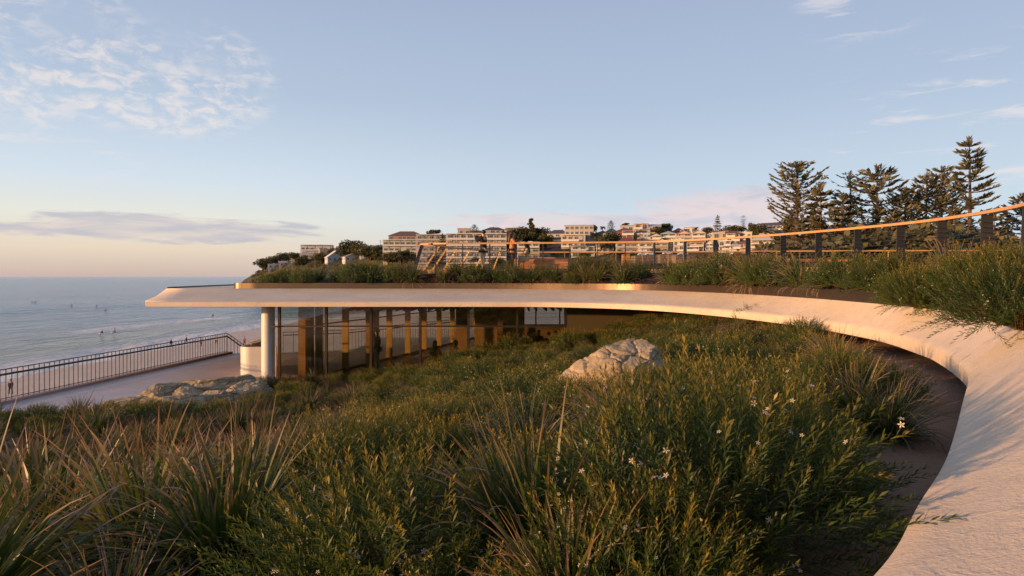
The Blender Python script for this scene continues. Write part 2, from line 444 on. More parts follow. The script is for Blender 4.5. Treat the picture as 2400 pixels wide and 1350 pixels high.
M['pine_leaf'] = mat_leaf('pine_leaf', (0.105, 0.112, 0.080), (0.18, 0.165, 0.11), None, 0.6, 0.12, 0.3)
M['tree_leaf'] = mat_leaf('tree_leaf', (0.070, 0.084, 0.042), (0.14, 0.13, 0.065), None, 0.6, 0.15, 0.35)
M['bark'] = plain('bark', (0.12, 0.075, 0.055), 0.9, 0, 0.3, 4, 0.4)
# ---------------------------------------------------------------- sea, beach, land
SEA = -14.0
def shore_x(y):
    return -70.0 + np.where(y > 150, ((np.maximum(y, 150) - 150) / 110.0) ** 2 * 34.0, 0.0) + 1.5 * np.sin(y / 17.0) + 2.0 * np.sin(y / 41.0 + 1.0)

def vnoise(x, y, scale, seed=0.0):
    """cheap vectorised value noise, 0..1"""
    x = x / scale + seed * 17.13; y = y / scale + seed * 9.71
    xi = np.floor(x); yi = np.floor(y); fx = x - xi; fy = y - yi
    fx = fx * fx * (3 - 2 * fx); fy = fy * fy * (3 - 2 * fy)
    def h(a, b):
        q = np.sin(a * 127.1 + b * 311.7) * 43758.5453; return q - np.floor(q)
    return (h(xi, yi) * (1 - fx) + h(xi + 1, yi) * fx) * (1 - fy) + (h(xi, yi + 1) * (1 - fx) + h(xi + 1, yi + 1) * fx) * fy

def build_sea():
    far = [500, 560, 640, 760, 920, 1150, 1500, 2100, 3200, 5000, 9000, 18000, 50000]
    xs = np.array([-q for q in far[::-1]] + list(np.arange(-462, -40, 2.2)) + [-30, 0, 60, 160, 350, 800, 2500, 12000])
    ys = np.array([-3000, -600, -200, -100] + list(np.arange(-60, 640, 2.6)) + [660, 700, 760, 840, 960, 1150, 1500, 2100, 3200, 5000, 9000, 18000, 50000])
    Xg, Yg = np.meshgrid(xs, ys); s = shore_x(Yg) - Xg
    ph = s / 26.0 * 2 * np.pi + 5.0 * vnoise(Xg * 0.3, Yg, 60, 1) + 2.2 * vnoise(Xg, Yg, 24, 2)
    w = np.sin(ph); crest = np.exp(2.0 * (w - 1))
    gate = np.clip((vnoise(Xg * 0.6, Yg, 55, 3) - 0.30) * 2.2, 0.15, 1)
    amp = 1.05 * np.clip((s + 2) / 18, 0, 1) * np.exp(-np.clip(s - 30, 0, None) / 170.0)
    chop = 0.22 * (vnoise(Xg, Yg, 7, 4) - 0.5) + 0.16 * (vnoise(Xg, Yg, 4.6, 5) - 0.5)
    near = np.clip(1 - np.hypot(Xg, Yg) / 900, 0, 1)
    Z = SEA + (amp * gate * (crest - 0.25) + chop) * near
    foam = np.clip((np.cos(ph - 0.9) - 0.35) * 2.2, 0, 1) * np.clip(1 - abs(s - 36) / 40, 0, 1) * np.clip((vnoise(Xg, Yg, 30, 6) - 0.42) * 4, 0, 1) * 1.6
    n, m = Xg.shape
    idx = np.arange(n * m).reshape(n, m)
    fc = np.stack([idx[:-1, :-1], idx[:-1, 1:], idx[1:, 1:], idx[1:, :-1]], -1).reshape(-1, 4)
    me = np_mesh('sea', np.stack([Xg, Yg, Z], -1).reshape(-1, 3), fc, M['sea'], {'shore': np.clip(s, -30, 400).ravel(), 'foam': foam.ravel()}, True)
    structure(link('sea', me), 'blue grey sea with low swell lines running in to the beach', 'sea')
build_sea()

def build_beach():
    xs = np.concatenate([np.arange(-96, -10, 1.5), [-6, 0, 10, 25, 45, 70, 100]])
    ys = np.concatenate([[-200, -120], np.arange(-60, 340, 3.0)])
    Xg, Yg = np.meshgrid(xs, ys); s = Xg - shore_x(Yg)
    Z = SEA - 0.15 + np.where(s > 0, 0.055 * s, 0.05 * s) + 0.10 * (vnoise(Xg, Yg, 3.5, 1) - 0.5) * np.clip(s / 6, 0, 1)
    Z = np.minimum(Z, -10.8); n, m = Xg.shape; idx = np.arange(n * m).reshape(n, m)
    fc = np.stack([idx[:-1, :-1], idx[:-1, 1:], idx[1:, 1:], idx[1:, :-1]], -1).reshape(-1, 4)
    structure(link('beach', np_mesh('beach', np.stack([Xg, Yg, Z], -1).reshape(-1, 3), fc, M['sand'], None, True)), 'pale sand beach between the promenade and the sea', 'beach')
build_beach()

def edge_x(y): return -16.55 + 0.10 * (y - 20.7)      # seaward edge of the promenade
PZ = -4.1
def build_promenade():
    y1 = 34.2
    poly = [(edge_x(-12), -12), (edge_x(y1), y1), (edge_x(y1) + 0.001, y1 + 0.001), (-12.6, y1 + 0.1), (-9.4, 35.6), (-4.2, 44.5), (-1.5, 60), (0, 91), (9, 91), (9, 25.0), (7.5, -12)][::-1]
    mb = MB().prism([p for i, p in enumerate(poly) if i != 8][::-1], -13.2, PZ)
    structure(mb.build('promenade', M['paving']), 'pinkish brick promenade beside the beach railing', 'promenade')
    k = MB(); a, b = -12, y1
    k.add([(edge_x(a), a, PZ), (edge_x(a) + .28, a, PZ), (edge_x(b) + .28, b, PZ), (edge_x(b), b, PZ), (edge_x(a), a, PZ + .09), (edge_x(a) + .28, a, PZ + .09), (edge_x(b) + .28, b, PZ + .09), (edge_x(b), b, PZ + .09)],
          [(3, 2, 1, 0), (4, 5, 6, 7), (0, 1, 5, 4), (1, 2, 6, 5), (2, 3, 7, 6), (3, 0, 4, 7)])
    structure(k.build('promenade_kerb', plain('kerb_stone', (0.42, 0.32, 0.30), 0.8, 0, 0.15, 5, 0.2)), 'low pink stone kerb under the beach railing', 'kerb')
    st = MB()
    for i in range(14):
        st.box((-14.0 + 0.0 * i, y1 + 0.35 + i * 0.3, PZ - 0.09 - i * 0.17 - 1.5), (2.1, 0.3, 3.0))
    structure(st.build('beach_steps', M['paving']), 'stone steps dropping from the end of the promenade to the sand', 'steps')
build_promenade()

def build_promenade_rail():
    r = thing('promenade_railing', 'long black metal railing with thin uprights along the promenade', 'railing', (edge_x(20.7) + 0.14, 20.7, PZ + 0.09))
    ox, oy, oz = r.location
    y0, y1 = 11.0, 33.9
    P = lambda y, z: (edge_x(y) + 0.14 - ox, y - oy, z - oz)
    e = (-13.75, 34.15); top = -3.0
    dn = lambda t, z: (edge_x(y1) + 0.14 + (e[0] - edge_x(y1) - 0.14) * t - ox, y1 + (e[1] - y1) * t - oy, z - 1.06 * t - oz)
    MB().tube([P(y0, top), P(y1, top), dn(0.12, top), dn(1.35, top)], 0.018, 6).build('top_rail', M['dark_metal'], r)
    MB().bar(P(y0, top - 0.165), P(y1, top - 0.165), 0.05, 0.06).bar(dn(0, top - 0.165), dn(1.35, top - 0.165), 0.05, 0.06).build('handrail', M['dark_metal'], r)
    MB().bar(P(y0, PZ + 0.16), P(y1, PZ + 0.16), 0.04, 0.02).build('bottom_rail', M['dark_metal'], r)
    bm = MB().box((0, 0, 0.5), (0.018, 0.018, 1.0)).mesh('baluster', M['dark_metal'])
    bm2 = MB().box((0, 0, 0.5), (0.05, 0.05, 1.0)).mesh('post', M['dark_metal'])
    n = 0; y = 15.8
    while y < y1 + 0.01:
        o = link('baluster', bm if True else bm2, r, P(y, PZ + 0.09)); o.scale = (1, 1, 1.0); y += 0.215; n += 1
    for i in range(9):
        o = link('baluster', bm, r, dn(0.02 + i * 0.12, PZ + 0.09)); n += 1
    # second run beyond the steps, seen through the pavilion
    q = thing('promenade_railing', 'black metal railing beyond the steps, seen through the glass corner of the pavilion', 'railing', (-12.1, 37, PZ))
    pts = [(-0.2, -2.6), (2.85, -1.2), (8.05, 7.6), (10.75, 23), (12.2, 52)]
    MB().tube([(a, b, 1.1) for a, b in pts], 0.018, 6).build('top_rail', M['dark_metal'], q)
    MB().tube([(a, b, 0.94) for a, b in pts], 0.03, 6).build('handrail', M['dark_metal'], q)
    for i in range(90):
        yy = -2.6 + i * 0.22 if i < 60 else 10.6 + (i - 60) * 1.0; xx = np.interp(yy, [p[1] for p in pts], [p[0] for p in pts]); link('baluster', bm, q, (xx, yy, 0.02)).scale = (1, 1, 1.08)
build_promenade_rail()

# ---------------------------------------------------------------- the hill across the bay
HX = [430, 560, 575, 600, 622, 650, 690, 720, 800, 860, 900, 980, 1040, 1100, 1200, 1300, 1400, 1500, 1600, 1700, 1800, 1900, 2050, 2500, 3200]
HY = [690, 668, 653, 640, 627, 618, 609, 602, 600, 596, 590, 572, 560, 553, 553, 553, 550, 542, 548, 550, 546, 552, 562, 580, 600]
DXs = [430, 560, 620, 700, 900, 1100, 1300, 1500, 1700, 1900, 2400, 3200]
DYs = [760, 660, 590, 520, 430, 400, 380, 360, 335, 310, 270, 240]
def hill_crest(px): return np.interp(px, HX, HY), np.interp(px, DXs, DYs)
def hill_z(px, t):
    yc, d1 = hill_crest(px); d0 = d1 - np.interp(px, [560, 700, 1000], [40, 90, 135]); d = d0 + (d1 - d0) * t
    zc = (648 - yc) / F * d1
    return d, SEA - 1 + (zc - SEA + 1) * (1 - (1 - np.clip(t, 0, 1)) ** 1.25)
def hill_at(px, py):
    """where on the hillside the photograph's pixel lies"""
    ts = np.linspace(0.02, 1.0, 200); d, z = hill_z(px, ts); yy = 648 - z / d * F
    i = int(np.argmin(abs(yy - py))); return Vector(((px - 1200) / F * d[i], d[i], z[i]))
def build_hill():
    pxs = np.concatenate([np.arange(430, 720, 6), np.arange(720, 2500, 14), np.arange(2500, 3250, 60)]); ts = np.concatenate([np.linspace(0, 1, 26), [1.25, 1.7, 2.6]])
    V = np.zeros((len(ts), len(pxs), 3))
    for j, p in enumerate(pxs):
        for i, t in enumerate(ts):
            d, z = hill_z(p, t)
            if t > 1: z -= (t - 1) * 14
            V[i, j] = ((p - 1200) / F * d, d, z)
    rough = (vnoise(V[..., 0], V[..., 1], 9, 2) - 0.5) * 3.0 + (vnoise(V[..., 0], V[..., 1], 4, 3) - 0.5) * 1.5
    low = np.clip((pxs - 560) / 140, 0, 1)[None, :]
    V[..., 2] += rough * (0.7 - 0.35 * low); V[..., 1] += rough * 1.5 * (1 - low)
    n, m = V.shape[:2]; idx = np.arange(n * m).reshape(n, m)
    fc = np.stack([idx[:-1, :-1], idx[:-1, 1:], idx[1:, 1:], idx[1:, :-1]], -1).reshape(-1, 4)
    me = np_mesh('hill', V.reshape(-1, 3), fc, M['hill'], None, True); me.materials.append(M['cliff'])
    mi = np.zeros((n - 1, m - 1), np.int32); mi[:9, :26] = 1; mi[:16, :20] = 1; mi[:, :14] = 1
    me.polygons.foreach_set('material_index', mi.ravel())
    structure(link('hill', me), 'long hill across the bay carrying houses, ending in a rocky point', 'hill')
    pk = MB(); pk.add([(-8, 91, -5.5), (400, 60, -5.5), (400, 330, -3), (60, 330, -4), (20, 300, -8), (-20, 240, -10.5)], [(0, 1, 2, 3, 4, 5)])
    pk.add([(9.2, 24, -5.4), (400, 10, -5.4), (400, 61, -5.45), (9.2, 91, -5.45)], [(0, 1, 2, 3)])
    structure(pk.build('park', M['park']), 'grassy park behind the pavilion under the pines', 'park')
build_hill()

# ---------------------------------------------------------------- the pavilion
Z_OUT, Z_IN, Z_SOF, Z_WALL = -0.95, -0.52, -1.13, -0.285
CTRL = [  # outer edge x, y ; inner (upper) edge x, y
    ((-18.6, 50), (-17.2, 50)), ((-17.9, 40), (-16.7, 40)), ((-16.7, 32), (-16.0, 33.5)), ((-14.85, 26.2), (-15.35, 29.3)),
    ((-13.6, 23.75), (-15.05, 27.9)), ((-6, 23.65), (-6, 27.5)), ((-1.5, 23.62), (-1.5, 27.0)), ((1.54, 23.3), (1.73, 26.0)), ((4.26, 21.4), (4.88, 24.2)), ((5.75, 18.2), (6.55, 20.2)),
    ((6.45, 14.6), (7.10, 15.8)), ((6.42, 11.5), (6.98, 12.2)), ((5.85, 9.2), (6.70, 10.2)), ((5.38, 8.0), (6.30, 8.8)), ((4.72, 6.68), (5.85, 7.7)), ((4.25, 5.96), (5.4, 6.9)), ((3.55, 5.03), (4.8, 5.85)),
    ((2.35, 3.45), (3.9, 4.4)), ((1.70, 2.68), (3.25, 3.3)), ((1.14, 2.03), (2.6, 2.35)), ((0.2, 1.2), (1.6, 0.2)), ((-1.5, 0.45), (-0.6, -1.2)), ((-4, -0.2), (-3.6, -1.9)), ((-7, -0.5), (-7, -2.2)), ((-14, -0.7), (-14, -2.4)), ((-20, -0.8), (-20, -2.5))]  # run behind the camera is unseen, carried on to shade the foreground
_flat = [o + i for o, i in CTRL]
_a = spline(_flat[:5], 8); _b = spline(_flat[4:], 10)
EDGE = np.array(_a[:-1] + _b)                       # rows: outer x, outer y, inner x, inner y
CORNER = len(_a) - 1

pav = thing('pavilion', 'low beach pavilion with a sweeping concrete roof edge and glazed walls', 'building', (0, 0, 0))

def build_roof():
    K = 7; V = []; Fc = []; n = len(EDGE)
    for ox, oy, ix, iy in EDGE:
        V.append((ox + 0.04 * (ix - ox), oy + 0.04 * (iy - oy), Z_SOF)); V.append((ox, oy, Z_SOF + 0.012))
        V.append((ox, oy, Z_OUT - 0.012))
        for k in range(K + 1):
            t = k / K; tt = t if k else 0.006
            V.append((ox + (ix - ox) * tt, oy + (iy - oy) * tt, Z_OUT + (Z_IN - Z_OUT) * (0.75 * t + 0.25 * t * t)))
    S = K + 4
    for i in range(n - 1):
        for k in range(S - 1): Fc.append((i * S + k, (i + 1) * S + k, (i + 1) * S + k + 1, i * S + k + 1))
    me = bpy.data.meshes.new('roof_edge'); me.from_pydata(V, [], Fc); me.materials.append(M['concrete'])
    me.polygons.foreach_set('use_smooth', [(k % (S - 1)) >= 3 for k in range(len(Fc))]); me.update()
    link('roof_edge', me, pav)
    inner = [(p[2], p[3]) for p in EDGE]; outer = [(p[0] + 0.04 * (p[2] - p[0]), p[1] + 0.04 * (p[3] - p[1])) for p in EDGE]
    back = [(-20, -16), (26, -16), (26, 50)]
    mb = MB().add([(x, y, Z_IN) for x, y in inner + back], [tuple(range(len(inner) + 3))[::-1]])
    mb.build('roof_top', M['concrete'], pav)
    mb = MB().add([(x, y, Z_SOF) for x, y in outer + back], [tuple(range(len(outer) + 3))])
    mb.build('soffit', M['dark_timber'], pav)
    cap = MB(); pts = [(p[2] + 0.05, p[3] + 0.05) for p in EDGE[:CORNER + 1]]
    for (a, b) in zip(pts[:-1], pts[1:]): cap.bar((a[0], a[1], Z_IN + 0.03), (b[0], b[1], Z_IN + 0.03), 0.10, 0.06)
    cap.build('roof_upstand', M['dark_metal'], pav)
build_roof()

# planter wall: follows the inner edge from x = -12.3 round to the unseen run added behind the camera, and returns along the left end
_in = EDGE[CORNER:, 2:4]
PL = [tuple(p) for p in _in if p[0] > -11.7 or p[1] < 5]
def build_planter():
    ret = [(-11.9, 42), (-12.05, 36), (-12.24, 28.9)]
    arc = [(-12.26 + 0.42 * (1 - math.cos(a)), 28.30 - 0.42 * math.sin(a)) for a in np.linspace(0, math.pi / 2, 8)]
    path = [(x, y) for x, y in ret + arc] + [(p[0], p[1] + (0.02 if p[1] > 5 else -0.02)) for p in PL]
    L = np.concatenate([[0], np.cumsum([math.dist(a, b) for a, b in zip(path[:-1], path[1:])])])
    def at(s): return np.interp(s, L, [p[0] for p in path]), np.interp(s, L, [p[1] for p in path])
    x_seam = np.interp(2.55, [p[0] for p in path[11:35]], L[11:35])
    seams = [0.0, 13.8, x_seam - 8.6, x_seam, x_seam + 6.5, x_seam + 13, x_seam + 19, x_seam + 25, L[-1]]
    for a, b in zip(seams[:-1], seams[1:]):
        k = max(4, int((b - a) / 0.12)); ss = np.linspace(a + 0.003, b - 0.003, k); V = []; Fc = []
        for i, s in enumerate(ss):
            x, y = at(s); x2, y2 = at(s + 0.02); x1, y1 = at(s - 0.02); tx, ty = x2 - x1, y2 - y1; l = math.hypot(tx, ty) or 1; nx, ny = -ty / l, tx / l
            for off, z in ((0, Z_IN - 0.01), (0, Z_WALL), (0, Z_WALL), (0.03, Z_WALL), (0.03, Z_WALL), (0.03, Z_IN - 0.01)): V.append((x + nx * off, y + ny * off, z))
            if i: Fc += [((i - 1) * 6 + q, i * 6 + q, i * 6 + q + 1, (i - 1) * 6 + q + 1) for q in (0, 2, 4)]
        e = 6 * (k - 1); n_ = len(V); V += [V[q] for q in (0, 1, 3, 5)] + [V[e + q] for q in (5, 3, 1, 0)]; Fc += [(n_, n_ + 1, n_ + 2, n_ + 3), (n_ + 4, n_ + 5, n_ + 6, n_ + 7)]
        me = bpy.data.meshes.new('planter_wall'); me.from_pydata(V, [], Fc); me.materials.append(M['bronze']); me.polygons.foreach_set('use_smooth', [q % 3 == 0 and q < len(Fc) - 2 for q in range(len(Fc))]); me.update()
        link('planter_wall', me, pav)
build_planter()

PAIRS = [((-12.0, 28.2), (-12.0, 33.5)), ((-9, 27.75), (-9, 32)), ((-6, 27.5), (-6, 30.4)), ((-4.3, 27.3), (-4.35, 28.0)), ((-1.5, 27.0), (-1.5, 27.75)), ((1.73, 26.0), (1.8, 27.3)), ((4.88, 24.2), (5.3, 26.55)), ((6.05, 22.1), (6.85, 25.5)), ((6.55, 20.2), (8.0, 24.05)),
         ((6.95, 18.0), (9.1, 22.1)), ((7.10, 15.8), (10.1, 19.4)), ((7.05, 14.0), (10.65, 17.0)), ((6.98, 12.2), (10.68, 15.2)), ((6.70, 10.2), (10.4, 13.4)), ((6.30, 8.8), (9.8, 11.7)), ((5.4, 6.9), (8.9, 9.6)), ((4.8, 5.85), (8.1, 8.0)), ((3.9, 4.4), (7.1, 6.0)), ((3.25, 3.3), (6.3, 4.2)), ((2.6, 2.35), (5.5, 2.2)), ((1.6, 0.2), (3.8, -1.8)), ((-0.6, -1.2), (0.2, -4.2)), ((-3.6, -1.9), (-3.4, -5.2)), ((-7, -2.2), (-7, -5.4)), ((-14, -2.4), (-14, -5.6)), ((-20, -2.5), (-20, -5.7))]  # rows behind the camera are an unseen stretch added to cast shade
BED = np.array(spline([a + b for a, b in PAIRS], 8))      # planter x, y, rail x, y
_pl = np.array([p for a, b in zip(PL[:-1], PL[1:]) for p in [(a[0] + (b[0] - a[0]) * k / 6, a[1] + (b[1] - a[1]) * k / 6) for k in range(6)]])
for _r in BED:                                            # keep the bed just inside the planter wall
    if _r[0] > -11.6:
        _q = _pl[np.argmin(np.hypot(_pl[:, 0] - _r[0], _pl[:, 1] - _r[1]))]; _d = np.array([_r[2] - _q[0], _r[3] - _q[1]]); _r[:2] = _q + _d / np.linalg.norm(_d) * 0.06
def bed_point(u, v):
    """u: index along the bed (float), v: 0 at the planter wall .. 1 at the deck railing"""
    i = min(int(u), len(BED) - 2); f = u - i; p = BED[i] * (1 - f) + BED[i + 1] * f
    x = p[0] + (p[2] - p[0]) * v; y = p[1] + (p[3] - p[1]) * v
    rise = np.interp(p[0] if p[1] > 20 else 6, [-12, -9, -6, -4, 8], [0.02, 0.20, 0.36, 0.42, 0.46])
    z = Z_WALL - 0.03 + rise * (1 - (1 - min(v, 1)) ** 1.5) + 0.035 * (noise.noise(Vector((x * 1.3, y * 1.3, 5))))
    return Vector((x, y, z))
def bed_find(px, v):
    best = None
    for u in np.arange(0, len(BED) - 1.01, 0.25):
        p = bed_point(u, v)
        if p.y < 1: break
        e = abs(1200 + p.x / p.y * F - px)
        if best is None or e < best[0]: best = (e, u)
    return best[1]
def build_mulch():
    n = len(BED); mcount = 14; V = []; Fc = []
    for i in range(n):
        for j in range(mcount + 2):
            v = (j - 1) / (mcount - 1) if j < mcount + 1 else 1.25
            p = bed_point(i, max(0.0, v)) if v <= 1.2 else bed_point(i, 1.2)
            if j == 0:
                d = BED[i]; l = math.hypot(d[2] - d[0], d[3] - d[1]) or 1; p.z = Z_IN
            V.append(tuple(p))
    w = mcount + 2
    for i in range(n - 1):
        for j in range(w - 1): Fc.append((i * w + j, (i + 1) * w + j, (i + 1) * w + j + 1, i * w + j + 1))
    me = bpy.data.meshes.new('mulch_bed'); me.from_pydata(V, [], Fc); me.materials.append(M['mulch'])
    me.polygons.foreach_set('use_smooth', [True] * len(Fc)); me.update()
    structure(link('mulch_bed', me), 'dark bark mulch in the planter along the roof edge', 'garden bed')
    ch = MB(); rng = random.Random(3)
    for _ in range(5200):
        u = rng.uniform(0, 15 * 8) if rng.random() < .8 else rng.uniform(0, 60); v = rng.random() ** 1.4; p = bed_point(u, v); s = rng.uniform(.012, .035); a = rng.uniform(0, 6.28)
        q = Vector((math.cos(a), math.sin(a), rng.uniform(-.5, .5))) * s * 2; r_ = Vector((-math.sin(a), math.cos(a), rng.uniform(-.6, .6))) * s * .7; p.z += .012
        ch.quad(p - q - r_, p + q - r_, p + q + r_, p - q + r_)
    tag(ch.build('bark_chips', M['mulch']), 'loose bark chips on the planter bed', 'bark chips', None, 'stuff')
build_mulch()

def build_facade():
    y = 25.2; xs = [(p - 1200) / F * y for p in (655, 765, 870, 985, 1098, 1212, 1325)]
    zt = (648 - 765) / F * y; z0, z1 = PZ, Z_SOF
    for i, (a, b) in enumerate(zip(xs[:-1], xs[1:])):
        fr = MB(); fr.box((a, y, (z0 + z1) / 2), (0.085, 0.16, z1 - z0 - 0.004)).box(((a + b) / 2, y, zt), (b - a - 0.09, 0.12, 0.075)).box(((a + b) / 2, y, z1 - 0.03), (b - a - 0.09, 0.12, 0.06)).box(((a + b) / 2, y, z0 + 0.05), (b - a - 0.09, 0.12, 0.10))
        if i == 5: fr.box((b, y, (z0 + z1) / 2), (0.085, 0.16, z1 - z0 - 0.004))
        w = fr.build('window_frame', M['bronze'], pav)
        MB().box(((a + b) / 2, y, (zt + z1) / 2), (b - a - 0.09, 0.012, z1 - zt - 0.10)).build('glass_pane', M['glass'], w)
        MB().box(((a + b) / 2, y, (zt + z0) / 2), (b - a - 0.09, 0.012, zt - z0 - 0.14)).build('glass_pane', M['glass'], w)
    # rounded glass corner with its brass ring at transom height, round a white column
    MB().lathe([(0.255, z0), (0.255, z1)], 28, (-9.62, y + 0.05, 0)).build('column', M['white'], pav, True)
    c = (-9.32, y + 0.42); pts = [(c[0] - 0.55 * math.sin(a), c[1] - 0.55 * math.cos(a)) for a in np.linspace(-0.35, 1.9, 18)]
    ring = MB().tube([(px_, py_, zt) for px_, py_ in pts] , 0.035, 6)
    ring.build('glazing_ring', M['brass'], pav)
    g = MB()
    for (p, q) in zip(pts[:-1], pts[1:]): g.quad((p[0], p[1], z0), (q[0], q[1], z0), (q[0], q[1], z1), (p[0], p[1], z1))
    g.build('curved_glass', M['clear_glass'], pav, True)
    # seaward glazed wall: runs back from the corner, ochre timber posts
    A = Vector((-7.9, 26.2, 0)); B = Vector((-2.4, 42.6, 0)); n = 9; d = (B - A) / n
    for i in range(n + 1):
        p = A + d * i
        MB().bar((p.x, p.y, z0), (p.x, p.y, z1 - .002), 0.28, 0.13).build('timber_post', M['ochre_timber'], pav)
    for i in range(n):
        p = A + d * i; q = A + d * (i + 1); dd = (q - p).normalized() * 0.08; p = p + dd; q = q - dd
        f = MB().bar((p.x, p.y, z0 + 0.05), (q.x, q.y, z0 + 0.05), 0.10, 0.10).bar((p.x, p.y, zt), (q.x, q.y, zt), 0.05, 0.05).bar((p.x, p.y, z1 - 0.08), (q.x, q.y, z1 - 0.08), 0.08, 0.14).build('window_frame', M['dark_metal'], pav)
        MB().quad((p.x, p.y, z0 + 0.1), (q.x, q.y, z0 + 0.1), (q.x, q.y, z1 - 0.15), (p.x, p.y, z1 - 0.15)).build('glass_pane', M['clear_glass'], f)
    # back wall with a glazed opening, end wall, inner wall at the right of the glazing
    wl = MB().box((-1.2, 42.9, (z0 + z1) / 2), (2.3, 0.2, z1 - z0 - .004)).box((6.6, 42.9, (z0 + z1) / 2), (3.6, 0.2, z1 - z0 - .004)).box((2.35, 42.9, z0 + 0.45), (4.8, 0.2, 0.9))
    wl.build('back_wall', M['dark_timber'], pav)
    f = MB()
    for x in (0.02, 1.6, 3.2, 4.72): f.box((x, 42.9, (z0 + 0.9 + z1) / 2), (0.09, 0.12, z1 - z0 - 0.91))
    f = f.build('window_frame', M['dark_metal'], pav)
    MB().box((2.37, 42.9, (z0 + 0.9 + z1) / 2), (4.6, 0.01, z1 - z0 - 0.92)).build('glass_pane', M['clear_glass'], f)
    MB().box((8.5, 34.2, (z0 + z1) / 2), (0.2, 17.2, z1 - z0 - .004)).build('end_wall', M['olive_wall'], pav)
    path = [(2.16, 25.2), (5.0, 25.32), (6.2, 24.9), (7.3, 23.0), (7.9, 20.0), (8.1, 17.0), (8.1, 12.0)]
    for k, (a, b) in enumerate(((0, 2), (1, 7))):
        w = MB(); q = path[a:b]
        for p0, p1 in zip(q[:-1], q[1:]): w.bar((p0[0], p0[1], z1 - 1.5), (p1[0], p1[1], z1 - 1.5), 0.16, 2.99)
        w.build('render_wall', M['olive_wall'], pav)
    MB().box((-0.2, 34.1, PZ + 0.006), (17.2, 17.4, 0.012)).build('interior_floor', M['floor'], pav)
    # timber-clad cores and the batten bulkhead inside
    MB().box((-8.55, 26.6, (z0 + z1) / 2), (0.5, 0.5, z1 - z0 - .006)).build('timber_core', M['core_timber'], pav)
    MB().box((-8.28, 26.2, (z0 + z1) / 2 - 0.3), (0.26, 0.3, z1 - z0 - 0.7)).build('timber_core', M['ochre_timber'], pav)
    MB().box((-6.3, 28.9, (z0 + z1) / 2), (0.5, 0.5, z1 - z0 - .006)).build('timber_core', M['core_timber'], pav)
    MB().box((-2.7, 34.5, (z0 + z1) / 2), (0.6, 0.6, z1 - z0 - .006)).build('timber_core', M['core_timber'], pav)
    MB().box((-1.5, 37.2, (z0 + z1) / 2), (1.3, 0.5, z1 - z0 - .006)).build('timber_core', M['core_timber'], pav)
    MB().box((0.1, 38.4, (z0 + z1) / 2), (1.3, 0.5, z1 - z0 - .006)).build('timber_core', M['core_timber'], pav)
    MB().box((3.05, 29.0, (z0 + z1) / 2), (0.55, 0.8, z1 - z0 - .006)).build('timber_core', M['red_timber'], pav)
    for k in range(8):
        b = MB()
        for j in range(5): b.box((-6.6 + k * 1.6 + j * 0.30, 27.6 + j * 0.0, z1 - 0.15), (0.06, 3.2, 0.26))
        b.build('ceiling_batten', M['dark_timber'], pav)
    sh = MB()
    for k in range(3): sh.bar((xs[0], y + 0.25, z1 - 0.17 - k * 0.16), (xs[-1], y + 0.25, z1 - 0.17 - k * 0.16), 0.008, 0.008)
    sh.build('blind_wire', M['steel'], pav)
build_facade()

def build_stair_wall():
    w = thing('stair_wall', 'low curved white wall with a brass rail at the head of the steps', 'wall', (-10.75, 26.6, PZ))
    mb = MB(); n = 26; pts = []
    for i in range(n + 1):
        t = i / n
        if t < 0.5: a = math.pi * (1.0 + t * 2 * 0.55); pts.append((0.42 * math.cos(a), 0.42 * math.sin(a)))
        else: pts.append((0.42 * math.cos(math.pi * 1.55) + (t - 0.5) * 2 * 1.0, 0.42 * math.sin(math.pi * 1.55) + (t - 0.5) * 2 * 0.15))
    pts = [(-0.42, 2.6), (-0.42, 1.3)] + pts
    V = []; Fc = []
    for i, (x, y) in enumerate(pts):
        p, q = pts[max(i - 1, 0)], pts[min(i + 1, len(pts) - 1)]; tx, ty = q[0] - p[0], q[1] - p[1]; l = math.hypot(tx, ty); nx, ny = -ty / l * 0.07, tx / l * 0.07
        for off, z in ((-1, 0), (-1, 1.22), (1, 1.22), (1, 0)): V.append((x + nx * off, y + ny * off, z))
        if i: Fc += [((i - 1) * 4 + k, i * 4 + k, i * 4 + (k + 1) % 4, (i - 1) * 4 + (k + 1) % 4) for k in range(4)]
    Fc += [(3, 2, 1, 0), tuple(4 * (len(pts) - 1) + k for k in range(4))]
    MB().add(V, Fc).build('wall', M['white'], w)
    MB().tube([(-0.25, 0.3, 1.34), (0.9, -0.2, 1.62)], 0.03, 8).tube([(-0.2, 0.28, 1.2), (-0.2, 0.28, 1.36)], 0.015, 6).build('handrail', M['brass'], w)
build_stair_wall()

